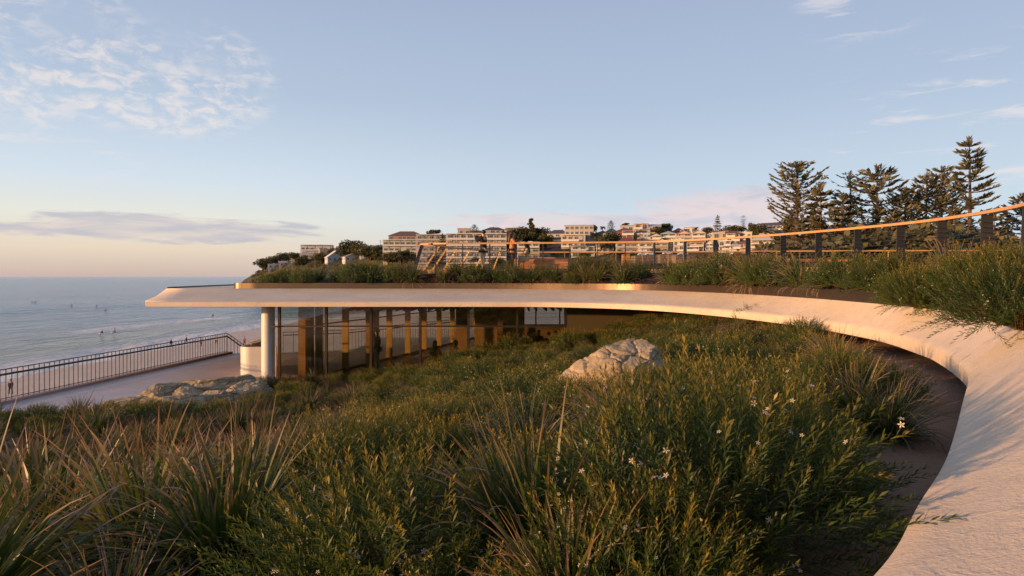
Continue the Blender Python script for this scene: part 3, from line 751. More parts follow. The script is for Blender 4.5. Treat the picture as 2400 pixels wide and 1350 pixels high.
# ---------------------------------------------------------------- deck and its railings
RAIL = BED[3 * 8:16 * 8 + 1, 2:4]
DZ = 0.30
FARR = np.array(spline([(-4.35, 28.05), (-4.1, 30.0), (-3.6, 32.6), (-2.2, 35.6), (-0.3, 37.3), (3.0, 37.8), (9, 37.3), (16, 36.2), (24.5, 35.4), (30, 35.2)], 8))
def build_deck():
    poly = [tuple(p) for p in RAIL] + [(30, 9.6), (30, 35.0)] + [tuple(p) for p in FARR[::-1]]
    dk = MB().prism(poly, Z_IN + 0.005, DZ)
    structure(dk.build('viewing_deck', M['ochre_timber']), 'timber viewing deck on the pavilion roof behind the planter', 'deck')
build_deck()
def railing(name, label, path, zs, posts, fin_w, lean, post_mat, n_cables):
    L = np.concatenate([[0], np.cumsum(np.hypot(*np.diff(path, axis=0).T))])
    r = thing(name, label, 'railing', (path[0][0], path[0][1], DZ)); o = Vector(r.location)
    top = 1.10
    off = lambda s, z: (lambda p, nrm, ln: Vector((p[0] + nrm[0] * ln * z / top, p[1] + nrm[1] * ln * z / top, DZ + z)) - o)(*frame(s))
    def frame(s):
        p = (np.interp(s, L, path[:, 0]), np.interp(s, L, path[:, 1])); a = (np.interp(s + .05, L, path[:, 0]), np.interp(s + .05, L, path[:, 1])); b = (np.interp(s - .05, L, path[:, 0]), np.interp(s - .05, L, path[:, 1]))
        t = (a[0] - b[0], a[1] - b[1]); l = math.hypot(*t) or 1
        return p, (-t[1] / l, t[0] / l), lean(s / L[-1])
    ss = np.linspace(0, L[-1], max(24, int(L[-1] / 0.3))); V = []; Fc = []
    for i, s in enumerate(ss):
        c = off(s, top); _, nr, _ = frame(s); nv = Vector((nr[0], nr[1], 0)) * 0.06
        V += [tuple(c - nv), tuple(c - nv + Vector((0, 0, .068))), tuple(c + nv + Vector((0, 0, .068))), tuple(c + nv)]
        if i: Fc += [((i - 1) * 4 + k, i * 4 + k, i * 4 + (k + 1) % 4, (i - 1) * 4 + (k + 1) % 4) for k in range(4)]
    Fc += [(3, 2, 1, 0), tuple(4 * (len(ss) - 1) + k for k in range(4))]
    MB().add(V, Fc).build('handrail', M['rail_timber'], r)
    for k in range(n_cables):
        z = 0.12 + k * (top - 0.18) / n_cables
        MB().tube([off(s, z) for s in ss], 0.008, 4).build('cable', M['steel'], r)
    for s in posts(L[-1]):
        _, nr, ln = frame(s); a = off(s, -0.35); b = off(s, top); nv = Vector((nr[0], nr[1], 0)); tv = Vector((-nr[1], nr[0], 0)) * 0.011
        mb = MB(); w0, w1 = fin_w
        vs = []
        for p, w in ((a, w0), (b, w1)):
            for q in (0.03, 0.03 - w):
                vs += [tuple(p - nv * q + tv), tuple(p - nv * q - tv)]
        mb.add(vs, [(0, 1, 5, 4), (1, 3, 7, 5), (3, 2, 6, 7), (2, 0, 4, 6), (0, 2, 3, 1), (4, 5, 7, 6)])
        mb.build('post', post_mat, r)
# measured post positions along the near railing, by where they stand in the photograph
def near_posts(L):
    path = RAIL; cum = np.concatenate([[0], np.cumsum(np.hypot(*np.diff(path, axis=0).T))]); pxs = 1200 + path[:, 0] / path[:, 1] * F
    return [0.02] + [float(np.interp(q, pxs, cum)) for q in (1020, 1084, 1147, 1209, 1272, 1335, 1400, 1465, 1532, 1602, 1672, 1748, 1830, 1912, 2003, 2102, 2197, 2300, 2396)]
railing('deck_railing', 'curved deck railing with an orange timber handrail, dark fin posts and wire cables', RAIL, DZ, near_posts, (0.30, 0.24), lambda f: max(0.0, 0.62 - f * 12) + 0.03, M['fin_metal'], 8)
railing('deck_railing', 'far deck railing with raking ochre posts on its seaward end', FARR, DZ, lambda L: [1.9, 3.4, 4.9, 6.5, 8.1, 9.6, 11.4, 14, 17, 20, 23, 26, 29, 32, 35, 38, 40], (0.12, 0.10), lambda f: -0.0 + (-0.75 if f < 0.28 else -0.05), M['ochre_timber'], 6)

def build_bench():
    b = thing('timber_bench', 'orange timber bench block on the deck beside the seated girl', 'bench', (1.35, 30.6, DZ))
    MB().box((0, 0, 0.30), (2.6, 0.5, 0.46)).build('seat', M['red_timber'], b)
    MB().box((0.05, 0.2, 0.57), (2.5, 0.07, 0.10)).build('backrest', M['red_timber'], b)
    MB().box((0, 0, 0.035), (2.4, 0.4, 0.07)).build('plinth', M['dark_metal'], b)
    b = thing('timber_bench', 'small orange timber block seat on the deck right of the long bench', 'bench', (5.6, 31.5, DZ))
    MB().box((0, 0, 0.48), (0.34, 0.4, 0.6)).build('seat', M['red_timber'], b)
    MB().box((0, 0, 0.09), (0.28, 0.34, 0.18)).build('plinth', M['dark_metal'], b)
    b = thing('timber_bench', 'long low curved timber seat on the deck behind the fin posts', 'bench', (12.7, 27.0, DZ))
    pts = spline([(-1.3, -0.3), (-0.5, 0.0), (0.5, 0.02), (1.5, -0.25)], 6); mb = MB()
    for p, q in zip(pts[:-1], pts[1:]): mb.bar((p[0], p[1], 0.38), (q[0], q[1], 0.38), 0.45, 0.12)
    mb.build('seat', M['red_timber'], b)
    mb = MB()
    for x in (-0.9, 0, 0.9): mb.box((x, -0.05, 0.16), (0.12, 0.3, 0.32))
    mb.build('plinth', M['dark_metal'], b)
build_bench()
# ---------------------------------------------------------------- garden mound
_ey = [(2.03, 1.14), (2.68, 1.70), (3.45, 2.35), (5.03, 3.55), (6.68, 4.72), (8.0, 5.38), (9.2, 5.85), (11.5, 6.42), (14.6, 6.45), (18.2, 5.75), (21.4, 5.6), (26, 5.6)]
def edge_garden(y): return np.interp(y, [-3, 0.45, 1.2] + [a for a, b in _ey], [-6.0, -1.5, 0.2] + [b for a, b in _ey])
_gb = ([-30, -17, -14.5, -12.3, -9.6, -8.7, 20], [15.0, 16.2, 18.2, 19.2, 22.2, 25.0, 25.1])     # far boundary of the planting, y as a function of x
def ground_z(x, y):
    x = np.asarray(x, float); y = np.asarray(y, float)
    s = np.maximum(0, edge_garden(y) - 0.8 - x)
    z = -1.32 - 0.09 * s - 0.009 * s * s
    z = z + 0.07 * (vnoise(x, y, 2.2, 8) - 0.5) + 0.03 * (vnoise(x, y, 0.6, 9) - 0.5)
    z = z - 0.95 * np.clip((y - 9) / 8, 0, 1) * np.clip((6.5 - x) / 3, 0, 1) * np.clip((x + 13) / 5, 0.3, 1)
    over = np.maximum(0, y - np.interp(x, _gb[0], _gb[1]))
    z = np.where(z < -4.02, -4.02 + (z + 4.02) * 0.02, z)
    return z - over * 0.6
def build_garden():
    xs = np.arange(-17.4, 8.6, 0.16); ys = np.arange(-2.0, 25.15, 0.16); Xg, Yg = np.meshgrid(xs, ys); Z = ground_z(Xg, Yg); n, m = Xg.shape; idx = np.arange(n * m).reshape(n, m)
    ok = (Z[:-1, :-1] > -4.6)
    fc = np.stack([idx[:-1, :-1], idx[:-1, 1:], idx[1:, 1:], idx[1:, :-1]], -1)[ok].reshape(-1, 4)
    structure(link('garden_soil', np_mesh('garden_soil', np.stack([Xg, Yg, Z], -1).reshape(-1, 3), fc, M['soil'], None, True)), 'bare brown soil of the sloping garden inside the curved roof edge', 'soil')
build_garden()

# ---------------------------------------------------------------- plants
def unit(v): return v / np.maximum(1e-9, np.linalg.norm(v, axis=-1, keepdims=True))

def blades(rng, n, length, width, spread, droop, stiff=0.5, seg=7, base=0.10):
    """strappy leaves fanning up from one crown: verts, quads, tip, rnd"""
    az = rng.uniform(0, 2 * np.pi, n); q = rng.random(n) ** 0.7
    lean = spread * q                                   # angle from vertical
    L = length * rng.uniform(0.55, 1.0, n) * (0.80 + 0.2 * (1 - q)); W = width * rng.uniform(0.7, 1.15, n)
    dirh = np.stack([np.cos(az), np.sin(az), np.zeros(n)], -1); side = np.stack([-np.sin(az), np.cos(az), np.zeros(n)], -1)
    tw = rng.uniform(-0.9, 0.9, n)
    pos = dirh * (base * rng.random(n) ** 0.5)[:, None]; pts = []; ang = lean.copy(); dr = droop * rng.uniform(0.1, 1.7, n) * (0.35 + q); kink = rng.random(n) < 0.12; sway = rng.normal(0, 0.28, n)
    V = np.zeros((n, seg + 1, 2, 3)); T = np.zeros((n, seg + 1, 2))
    for k in range(seg + 1):
        t = k / seg; a = ang + dr * t ** 1.8 + np.where(kink & (t > 0.55), 1.1 * (t - 0.55) / 0.45, 0)
        d = unit(dirh * np.sin(a)[:, None] + np.array([0, 0, 1.0]) * np.cos(a)[:, None] + side * (sway * t)[:, None])
        if k: pos = pos + d * (L / seg)[:, None]
        nrm = np.cross(d, side); w = (W * (0.75 + 0.5 * min(t * 3, 1) * 0.5) * (1 - t ** 2.6) + 0.0008)
        sv = unit(side * np.cos(tw * (0.4 + t))[:, None] + nrm * np.sin(tw * (0.4 + t))[:, None])
        V[:, k, 0] = pos - sv * (w / 2)[:, None]; V[:, k, 1] = pos + sv * (w / 2)[:, None]; T[:, k] = t
    ids = np.arange(n * (seg + 1) * 2).reshape(n, seg + 1, 2)
    Q = np.stack([ids[:, :-1, 0], ids[:, :-1, 1], ids[:, 1:, 1], ids[:, 1:, 0]], -1).reshape(-1, 4)
    rnd = np.repeat(rng.random(n), (seg + 1) * 2)
    return V.reshape(-1, 3), Q, T.ravel(), rnd

def shoots(rng, n, R_, H, leaves, leaf_len, leaf_w, shoot_len, inner=0.55, fill=0.0):
    """leafy shoots over a dome: leaf quads plus the stems' paths and the shoot tips"""
    az = rng.uniform(0, 2 * np.pi, n); u = rng.uniform(-0.25, 1.0, n); ph = np.arcsin(np.clip(u, -0.3, 1))
    d = np.stack([np.cos(az) * np.cos(ph), np.sin(az) * np.cos(ph), np.sin(ph)], -1)
    rad = inner + (1 - inner) * rng.random(n) ** (0.6)
    lump = 1 + 0.16 * np.sin(az * 3 + 1.3) + 0.12 * np.sin(az * 5 + ph * 4) + 0.10 * np.sin(ph * 7 + az * 2)
    p0 = d * (np.array([R_, R_, H * 0.72]) * (rad * lump)[:, None]) * 0.80; p0[:, 2] = np.maximum(p0[:, 2] + H * 0.16, 0.03)
    sd_ = unit(d * rng.uniform(0.5, 1.1, n)[:, None] + np.array([0, 0, 1.0]) * rng.uniform(0.25, 1.0, n)[:, None] + rng.normal(0, 0.22, (n, 3)))
    SL = shoot_len * rng.uniform(0.6, 1.25, n)
    k = np.arange(leaves); f = (k + 0.5) / leaves
    pos = p0[:, None] + sd_[:, None] * (SL[:, None] * f)[..., None] + np.array([0, 0, -0.38])[None, None] * (f ** 2 * SL[:, None] * (1 - sd_[:, None, 2].clip(0, 1)))[..., None]
    ref = unit(np.cross(sd_, np.array([0.31, 0.77, 0.55]))); ref2 = np.cross(sd_, ref)
    th = k * 2.4 + rng.uniform(0, 6.28, n)[:, None]
    out = ref[:, None] * np.cos(th)[..., None] + ref2[:, None] * np.sin(th)[..., None]
    op = (1.15 - 0.75 * f)[None, :, None] + rng.normal(0, 0.12, (n, leaves, 1))
    ld = unit(sd_[:, None] * 0.95 + out * op)
    LL = leaf_len * (0.65 + 0.5 * np.sin(np.pi * np.clip(f * 1.05, 0, 1)))[None, :] * rng.uniform(0.75, 1.2, (n, leaves))
    sv = unit(np.cross(ld, sd_[:, None] + 0.01)); W = leaf_w * rng.uniform(0.8, 1.2, (n, leaves))
    droop = np.array([0, 0, -0.12]) * LL[..., None]
    a = pos; b = pos + ld * (LL * 0.45)[..., None] - sv * (W / 2)[..., None]; c = pos + ld * LL[..., None] + droop; e = pos + ld * (LL * 0.45)[..., None] + sv * (W / 2)[..., None]
    V = np.stack([a, b, c, e], 2).reshape(-1, 3); Q = np.arange(len(V)).reshape(-1, 4)
    hgt = np.clip(p0[:, 2] / max(H, .01), 0, 1)
    T = np.repeat((f[None, :] * (0.25 + 0.75 * hgt[:, None]) * rng.uniform(0.6, 1.0, (n, 1))).ravel(), 4)
    rnd = np.repeat(rng.random(n * leaves), 4)
    return V, Q, T, rnd, p0, sd_, SL

PROTO = {}
def tussock_meshes(key, seed, n, length, width, spread, droop, dry, seg=7):
    rng = np.random.default_rng(seed)
    v, q, t, r = blades(rng, n, length, width, spread, droop, seg=seg)
    a = np_mesh('green_blades', v, q, M['tussock'], {'tip': t, 'rnd': r})
    top = float(np.percentile(v[:, 2], 98))
    v, q, t, r = blades(rng, dry, length * 0.85, width * 0.8, spread * 1.35, droop * 1.7, seg=seg)
    PROTO[key] = ('t', [('green_blades', a), ('dry_blades', np_mesh('dry_blades', v, q, M['dry_blade'], {'tip': t, 'rnd': r}))], top)
def shrub_meshes(key, seed, n, R_, H, leaves, ll, lw, sl, flowers, fsize, stems):
    rng = np.random.default_rng(seed)
    v, q, t, r, p0, sd_, SL = shoots(rng, n, R_, H, leaves, ll, lw, sl)
    parts = [('leaves', np_mesh('leaves', v, q, M['shrub_leaf'], {'tip': t, 'rnd': r}))]
    tip = p0 + sd_ * (SL * 0.82)[:, None]
    if flowers:
        pick = rng.permutation(np.nonzero(p0[:, 2] > H * 0.10)[0])[:flowers]; V = []; Q = []
        for i in pick:
            for _ in range(rng.integers(1, 4)):
                c = tip[i] + rng.normal(0, 0.022, 3) + sd_[i] * 0.01; nz = unit(sd_[i] + rng.normal(0, 0.5, 3)); x = unit(np.cross(nz, [0.2, 0.5, 0.8])); y = np.cross(nz, x); s = fsize * rng.uniform(0.7, 1.2)
                for k in range(5):
                    a = 2 * np.pi * k / 5; dr = x * np.cos(a) + y * np.sin(a); pr = -x * np.sin(a) + y * np.cos(a); b = len(V)
                    V += [c, c + dr * s * .55 - pr * s * .2 + nz * s * .1, c + dr * s + nz * s * .05, c + dr * s * .55 + pr * s * .2 + nz * s * .1]; Q.append((b, b + 1, b + 2, b + 3))
        parts.append(('blossoms', np_mesh('blossoms', np.array(V), np.array(Q), M['petal'])))
    if stems:
        mb = MB()
        for i in range(0, n, max(1, n // stems)):
            a = Vector((0.05 * math.cos(i), 0.05 * math.sin(i), 0.0)); b = Vector(p0[i]); c = Vector(tip[i]); m_ = (a + b) / 2 + Vector((0, 0, 0.12 * H))
            mb.tube([a, m_, b, c], [0.006, 0.005, 0.0035, 0.0015], 3, False)
        parts.append(('stems', mb.mesh('stems', M['stem'])))
    PROTO[key] = ('s', parts, float(np.percentile(v[:, 2], 98)))

# near, detailed kinds
tussock_meshes('ta', 1, 340, 1.18, 0.025, 1.10, 0.70, 80, 9)
tussock_meshes('tb', 2, 300, 1.12, 0.025, 1.05, 0.90, 90, 9)
tussock_meshes('tc', 3, 320, 0.90, 0.013, 1.15, 1.0, 120)
tussock_meshes('td', 4, 200, 0.75, 0.016, 0.95, 0.55, 60, 5)
tussock_meshes('te', 5, 170, 0.76, 0.018, 1.05, 0.80, 50, 5)
shrub_meshes('sa', 11, 560, 0.72, 0.72, 38, 0.066, 0.0085, 0.42, 80, 0.013, 150)
shrub_meshes('sb', 12, 470, 0.62, 0.62, 36, 0.064, 0.0085, 0.38, 65, 0.013, 130)
shrub_meshes('sc', 13, 520, 0.66, 0.56, 18, 0.046, 0.0105, 0.24, 55, 0.014, 60)
shrub_meshes('sd', 14, 480, 0.60, 0.50, 18, 0.046, 0.0105, 0.24, 40, 0.014, 60)
shrub_meshes('se', 15, 440, 0.55, 0.58, 16, 0.050, 0.012, 0.26, 24, 0.014, 50)
PRNG = random.Random(77)
def plant(key, loc, scale, label, group=None, rz=None, sz=None):
    kind, parts, _ = PROTO[key]
    r = thing('grass_tussock' if kind == 't' else 'flowering_shrub', label, 'grass tussock' if kind == 't' else 'shrub', loc, PRNG.uniform(0, 6.28) if rz is None else rz, group)
    r.scale = (scale, scale, (sz or 1.0) * scale)
    for nm, me in parts: link(nm, me, r)
    return r
def gp(px, d): x = (px - 1200) / F * d; return (x, d, float(ground_z(x, d)))

# the plants that stand out in the foreground, each where the photograph has it
FRONT = [
    ('ta', 1255, 3.15, 0.86, 'big dark grass tussock with bent blades in the middle of the foreground'),
    ('tb', 1330, 2.42, 0.62, 'low purplish grass tussock cut by the bottom edge below the big middle tussock'),
    ('sa', 1645, 3.15, 1.08, 'largest white-flowered shrub, arching towards the curved concrete edge at the lower right'),
    ('sb', 1815, 4.0, 0.85, 'white-flowered shrub leaning over the bare soil behind the largest shrub'),
    ('sb', 1520, 2.45, 0.72, 'dark flowering shrub at the bottom edge between the low tussock and the largest shrub'),
    ('sb', 905, 3.05, 0.93, 'dark green flowering shrub left of the big middle tussock'),
    ('sc', 1090, 2.55, 0.62, 'small shaded shrub at the bottom edge left of the low tussock'),
    ('ta', 95, 4.55, 1.18, 'leftmost big grass tussock with pinkish dry blades at the lower left edge'),
    ('tb', 330, 4.15, 1.12, 'tall grass tussock with pale upright blades at the lower left'),
    ('ta', 530, 3.75, 0.92, 'grass tussock with long blades sweeping right, at the lower left beside the dark shrub'),
    ('tb', 250, 5.6, 1.0, 'grass tussock in the second row behind the lower left tussocks'),
    ('ta', 590, 5.2, 0.92, 'broad grass tussock in the second row, its blades leaning right'),
    ('sb', 120, 6.3, 0.9, 'leafy shrub with orange shoots behind the leftmost big tussock'),
    ('tb', 430, 6.7, 1.0, 'grass tussock behind the second row on the left'),
    ('ta', 690, 7.0, 0.74, 'large grass tussock in the middle left below the sandstone outcrop'),
    ('sb', 830, 5.0, 0.95, 'flower-sprinkled shrub behind the dark green flowering shrub'),
    ('tc', 1240, 5.6, 1.0, 'grey-green grass tussock with dry blades behind the big middle tussock'),
    ('tc', 1480, 5.3, 1.0, 'fine-bladed grass tussock left of the largest shrub, below the boulder'),
    ('sb', 1760, 5.1, 0.95, 'white-flowered shrub catching the sun behind the largest shrub'),
    ('tb', 2000, 5.6, 0.72, 'grass tussock beside the bare soil strip, blades reaching towards the curved concrete'),
    ('tc', 2080, 5.2, 0.80, 'loose grass tussock with wiry blades lying over the bare soil'),
    ('tc', 1960, 8.2, 1.0, 'grass tussock near the top of the soil strip under the roof edge'),
    ('sd', 2060, 7.0, 0.8, 'low shrub with small white flowers at the edge of the soil strip'),
    ('tc', 1420, 7.2, 0.85, 'grass tussock growing against the front of the boulder'),
]
_taken = []
for key, px, d, s, lab in FRONT:
    p = gp(px, d); plant(key, (p[0], p[1], p[2] - 0.02), s, lab); _taken.append((p[0], p[1], (0.85 if key == 'sa' else 0.55) * s))
_taken.append((1.55, 9.4, 0.75))
def in_soil_strip(x, y): return x > edge_garden(y) - np.interp(y, [2, 4, 6, 8, 10, 13, 16], [0.5, 0.75, 1.0, 1.15, 1.0, 0.35, -0.6])
GRP_T = 'grass tussocks massed over the garden mound'; GRP_S = 'small-leaved flowering shrubs massed over the garden mound'
LAB_T = 'fine-bladed grass tussock among the many massed over the garden mound'
LAB_S = 'low small-leaved shrub with tiny white flowers, among the many massed over the garden mound'
def scatter_garden():
    rng = random.Random(5); pts = list(_taken); nt = ns = 0
    for _ in range(26000):
        y = 2.2 + 22.6 * rng.random() ** 0.9; x = rng.uniform(-16, 7)
        if abs(x / y) > 0.90 or (y < 5 and abs(x / y) > 1.1): continue
        if y > np.interp(x, _gb[0], _gb[1]) - 0.25 or in_soil_strip(x, y): continue
        if ((x + 10.6) / 3.2) ** 2 + ((y - 20.8) / 2.6) ** 2 < 1.0: continue
        big = rng.random() < 0.30 and not (x > 3.2 and y > 7); r = 0.72 if big else 0.46
        if any((x - a) ** 2 + (y - b) ** 2 < (0.55 * (r + c)) ** 2 * (1.9 if c < .7 else 1.4) for a, b, c in pts): continue
        n = noise.noise(Vector((x * 0.33, y * 0.33, 2))); left = x < -1.5 - 0.15 * y
        tus = rng.random() < (0.92 if x < -5.5 else 0.80 if (left and y < 15) else 0.42) + 0.45 * n
        if y < 2.9 and abs(x) < 1.6: continue
        z = float(ground_z(x, y)) - 0.03
        if ((x + 10.6) / 3.9) ** 2 + ((y - 20) / 4.2) ** 2 < 1: tus = rng.random() < .25
        if tus and nt < 290:
            nt += 1; plant(rng.choice(['tb', 'tc', 'ta'] if (left and y < 19.5) else ['tc', 'td', 'te']), (x, y, z), (1.15 if big else 0.9) * rng.uniform(0.75, 1.0) if (y < 12 or left) else rng.uniform(0.55, 0.75), LAB_T, GRP_T)
        elif ns < 295:
            ns += 1; plant(rng.choice(['sb', 'sc', 'se'] if y < 8 else ['sc', 'sd', 'se']), (x, y, z), (1.35 if big else 0.95) * (rng.uniform(0.72, 1.0) if y > 8 else rng.uniform(0.75, 0.95)), LAB_S, GRP_S)
        pts.append((x, y, r))
    print('garden plants', nt, ns)
scatter_garden()

def ground_cover():
    """short leafy growth that closes the gaps between the plants"""
    rng = np.random.default_rng(9); n = 7500
    y = 2.4 + 22 * rng.random(n) ** 0.8; x = rng.uniform(-1, 1, n) * np.maximum(4, y * 0.95)
    strip = edge_garden(y) - np.interp(y, [2, 4, 6, 8, 10, 13, 16], [0.7, 1.1, 1.3, 1.3, 1.1, 0.35, -0.6])
    ok = (x < strip) & (y < np.interp(x, _gb[0], _gb[1]) - 0.15) & (((x + 10.6) / 2.7) ** 2 + ((y - 21.4) / 1.35) ** 2 > 1) & (((x - 1.55) / .7) ** 2 + ((y - 9.4) / .6) ** 2 > 1)
    x, y = x[ok], y[ok]; n = len(x); z = ground_z(x, y)
    v, q, t, r = blades(rng, 14, 0.26, 0.012, 1.0, 0.7, seg=3, base=0.12)
    v2, q2, t2, r2, *_ = shoots(rng, 7, 0.14, 0.16, 9, 0.050, 0.012, 0.16)
    Vs, Qs, Ts, Rs = [], [], [], []; off = 0
    for i in range(n):
        a = rng.uniform(0, 6.28); s = rng.uniform(0.7, 1.3); c, si = math.cos(a) * s, math.sin(a) * s
        vv, qq, tt = (v, q, t) if i % 3 == 0 else (v2, q2, t2)
        w = np.stack([vv[:, 0] * c - vv[:, 1] * si + x[i], vv[:, 0] * si + vv[:, 1] * c + y[i], vv[:, 2] * s + z[i]], -1)
        Vs.append(w); Qs.append(qq + off); off += len(vv); Ts.append(tt); Rs.append(np.full(len(vv), rng.random()) * .3 + rng.random(len(vv)) * .2)
    me = np_mesh('ground_cover', np.concatenate(Vs), np.concatenate(Qs), M['shrub_leaf'], {'tip': np.concatenate(Ts), 'rnd': np.concatenate(Rs)})
    tag(link('ground_cover', me), 'short leafy growth between the plants on the garden mound', 'ground cover', None, 'stuff')
ground_cover()

# planter along the roof edge: (pixel x, v across the bed, kind, height in pixels, label)
BEDP = [
    (632, .12, 's', 26, 'leftmost low shrub at the seaward tip of the roof planter'), (668, .30, 's', 32, 'small yellow-green shrub second from the seaward tip of the roof planter'),
    (706, .10, 's', 36, 'round shrub alone on the mulch near the seaward tip of the roof planter'), (748, .35, 't', 40, 'grass tussock behind the round shrub, left of its twin on the roof planter'), (792, .28, 't', 38, 'grass tussock left of the widest shrub on the seaward half of the roof planter'),
    (830, .08, 's', 48, 'widest yellow-green shrub on the seaward half of the roof planter'), (876, .22, 's', 46, 'shrub right behind the widest yellow-green shrub of the roof planter'), (925, .20, 's', 42, 'shrub left of the raking end post of the deck railing'),
    (967, .10, 't', 50, 'grass tussock below the raking end post of the deck railing'), (948, .55, 't', 42, 'grass tussock growing round the foot of the raking end post'), (1042, .18, 't', 44, 'grass tussock left of the man with the camera, low on the mulch'), (1065, .75, 't', 46, 'grass tussock close to the railing between the end post and the man'),
    (1113, .15, 's', 45, 'shrub right in front of the man with the camera'), (1162, .30, 't', 42, 'grass tussock between the man and the woman in orange'), (1198, .12, 's', 44, 'shrub in front of the woman in orange'), (1245, .15, 't', 42, 'grass tussock in front of the seated girl'), (1268, .35, 's', 34, 'small shrub in front of the orange timber bench'),
    (1302, .22, 't', 44, 'grass tussock in front of the right end of the orange bench'), (1342, .55, 't', 44, 'grass tussock close to the railing right of the orange bench'), (1337, .06, 's', 26, 'smallest shrub, on the lip of the planter right of the orange bench'), (1372, .22, 't', 42, 'left one of two grass tussocks side by side right of the smallest shrub'), (1399, .20, 't', 42, 'right one of two grass tussocks side by side right of the smallest shrub'),
    (1370, .70, 's', 44, 'shrub behind the two side-by-side tussocks'), (1408, .75, 't', 50, 'grass tussock at the railing behind the two side-by-side tussocks'), (1425, .65, 's', 40, 'shrub at the railing left of the spreading tussock'), (1458, .07, 't', 56, 'spreading grass tussock hanging over the planter lip left of the open mulch'), (1482, .40, 's', 46, 'shrub right behind the spreading tussock'),
    (1572, .08, 't', 64, 'grass tussock at the right end of the open mulch'), (1602, .30, 's', 50, 'shrub behind the tussock at the right end of the open mulch'), (1627, .08, 's', 62, 'sunlit shrub right of the open mulch'), (1690, .45, 't', 80, 'grass tussock standing high behind the sunlit shrubs'), (1700, .12, 's', 74, 'tall sunlit shrub right of the sunlit shrub, under the rail'),
    (1765, .10, 't', 80, 'grass tussock with long arching blades right of the tall sunlit shrub'), (1815, .20, 's', 72, 'shrub between two arching tussocks on the curving planter'), (1876, .10, 't', 84, 'spreading grass tussock whose dry blades hang over the bronze wall'), (1936, .12, 't', 70, 'small grass tussock right of the spreading one with hanging blades'),
    (1990, .18, 's', 84, 'shrub right of the small tussock where the planter bends'), (2060, .12, 's', 96, 'sunlit shrub on the bend of the planter'), (2110, .25, 's', 105, 'tall shrub on the bend of the planter left of the large tussock'), (2150, -.08, 's', 120, 'shrub spilling over the concrete below the large tussock'),
    (2235, .50, 't', 125, 'large sunlit grass tussock leaning left near the right edge of the planter'), (2190, .12, 't', 95, 'grass tussock with blades hanging over the concrete near the right edge'), (2300, .34, 's', 130, 'big flowering shrub left of the one cut by the right edge'), (2392, -.10, 's', 215, 'biggest flowering shrub, cut by the right edge, spilling down over the concrete'), (2400, .7, 's', 125, 'flowering shrub behind the biggest one at the right edge'),
]
for i, (px, v, k, hpx, lab) in enumerate(BEDP):
    v *= 0.5 if px > 1560 else 0.85; hpx *= 0.98 if px < 1560 else 0.94 if px < 2050 else 0.77; u = bed_find(px, v); p = bed_point(u, v); h = hpx / F * p.y
    key = (('td', 'te', 'tc') if k == 't' else ('sd', 'se', 'sc'))[i % 3] if px < 2000 else ('tb' if k == 't' else ('sb', 'sa')[i % 2])
    s = h / PROTO[key][2]
    if v < 0: p.z = -0.50
    plant(key, (p.x, p.y, p.z - 0.02), s * (0.78 if px < 1600 else 1.0), lab, None, None, 1 / 0.78 if px < 1600 else 1.0)
# unseen planting added behind the camera, kept tall to shade the foreground
_k = 0
for u in np.arange(17.6 * 8, len(BED) - 2, 1.6):
    if bed_point(u, .2).y < bed_point(u, .2).x / 0.95: 
        for v in (.12, .42):
            _k += 1; p = bed_point(u + PRNG.uniform(-1, 1), v); plant(PRNG.choice(['sb', 'sa', 'tb']), (p.x, p.y, p.z - .02), PRNG.uniform(.80, 1.15) if p.x < -4 else PRNG.uniform(.5, .8), 'unseen planting added on the roof planter behind the viewer to shade the foreground', 'added shade planting behind the viewer')

# ---------------------------------------------------------------- rocks
def mat_rock():
    m, t, bs = material('sandstone')
    v = objvec(t); n1 = t.noise(v, 2.2, 6, 0.6, 0.6); n2 = t.noise(v, 12, 6, 0.65)
    mp = t.new('ShaderNodeMapping'); mp.inputs['Scale'].default_value = (0.6, 0.6, 6); t.link(v, mp.inputs['Vector']); n3 = t.noise(mp.outputs[0], 2.5, 4, 0.6, 0.8)
    c = t.ramp(n1, [(0.3, (0.26, 0.215, 0.13)), (0.5, (0.45, 0.345, 0.215)), (0.7, (0.58, 0.45, 0.30))])
    c = t.mix(0.45, c, t.ramp(n3, [(0.35, (0.20, 0.18, 0.115)), (0.65, (0.54, 0.43, 0.31))]))
    c = t.mix(t.math('MULTIPLY', t.smooth(n2, 0.58, 0.72), 0.5), c, (0.14, 0.13, 0.09))
    t.link(c, bs.inputs['Base Color']); bs.inputs['Roughness'].default_value = 0.9
    bump(t, bs, t.math('ADD', n2, t.math('MULTIPLY', n3, 0.7)), 0.7, 0.03); return m
M['rock'] = mat_rock()
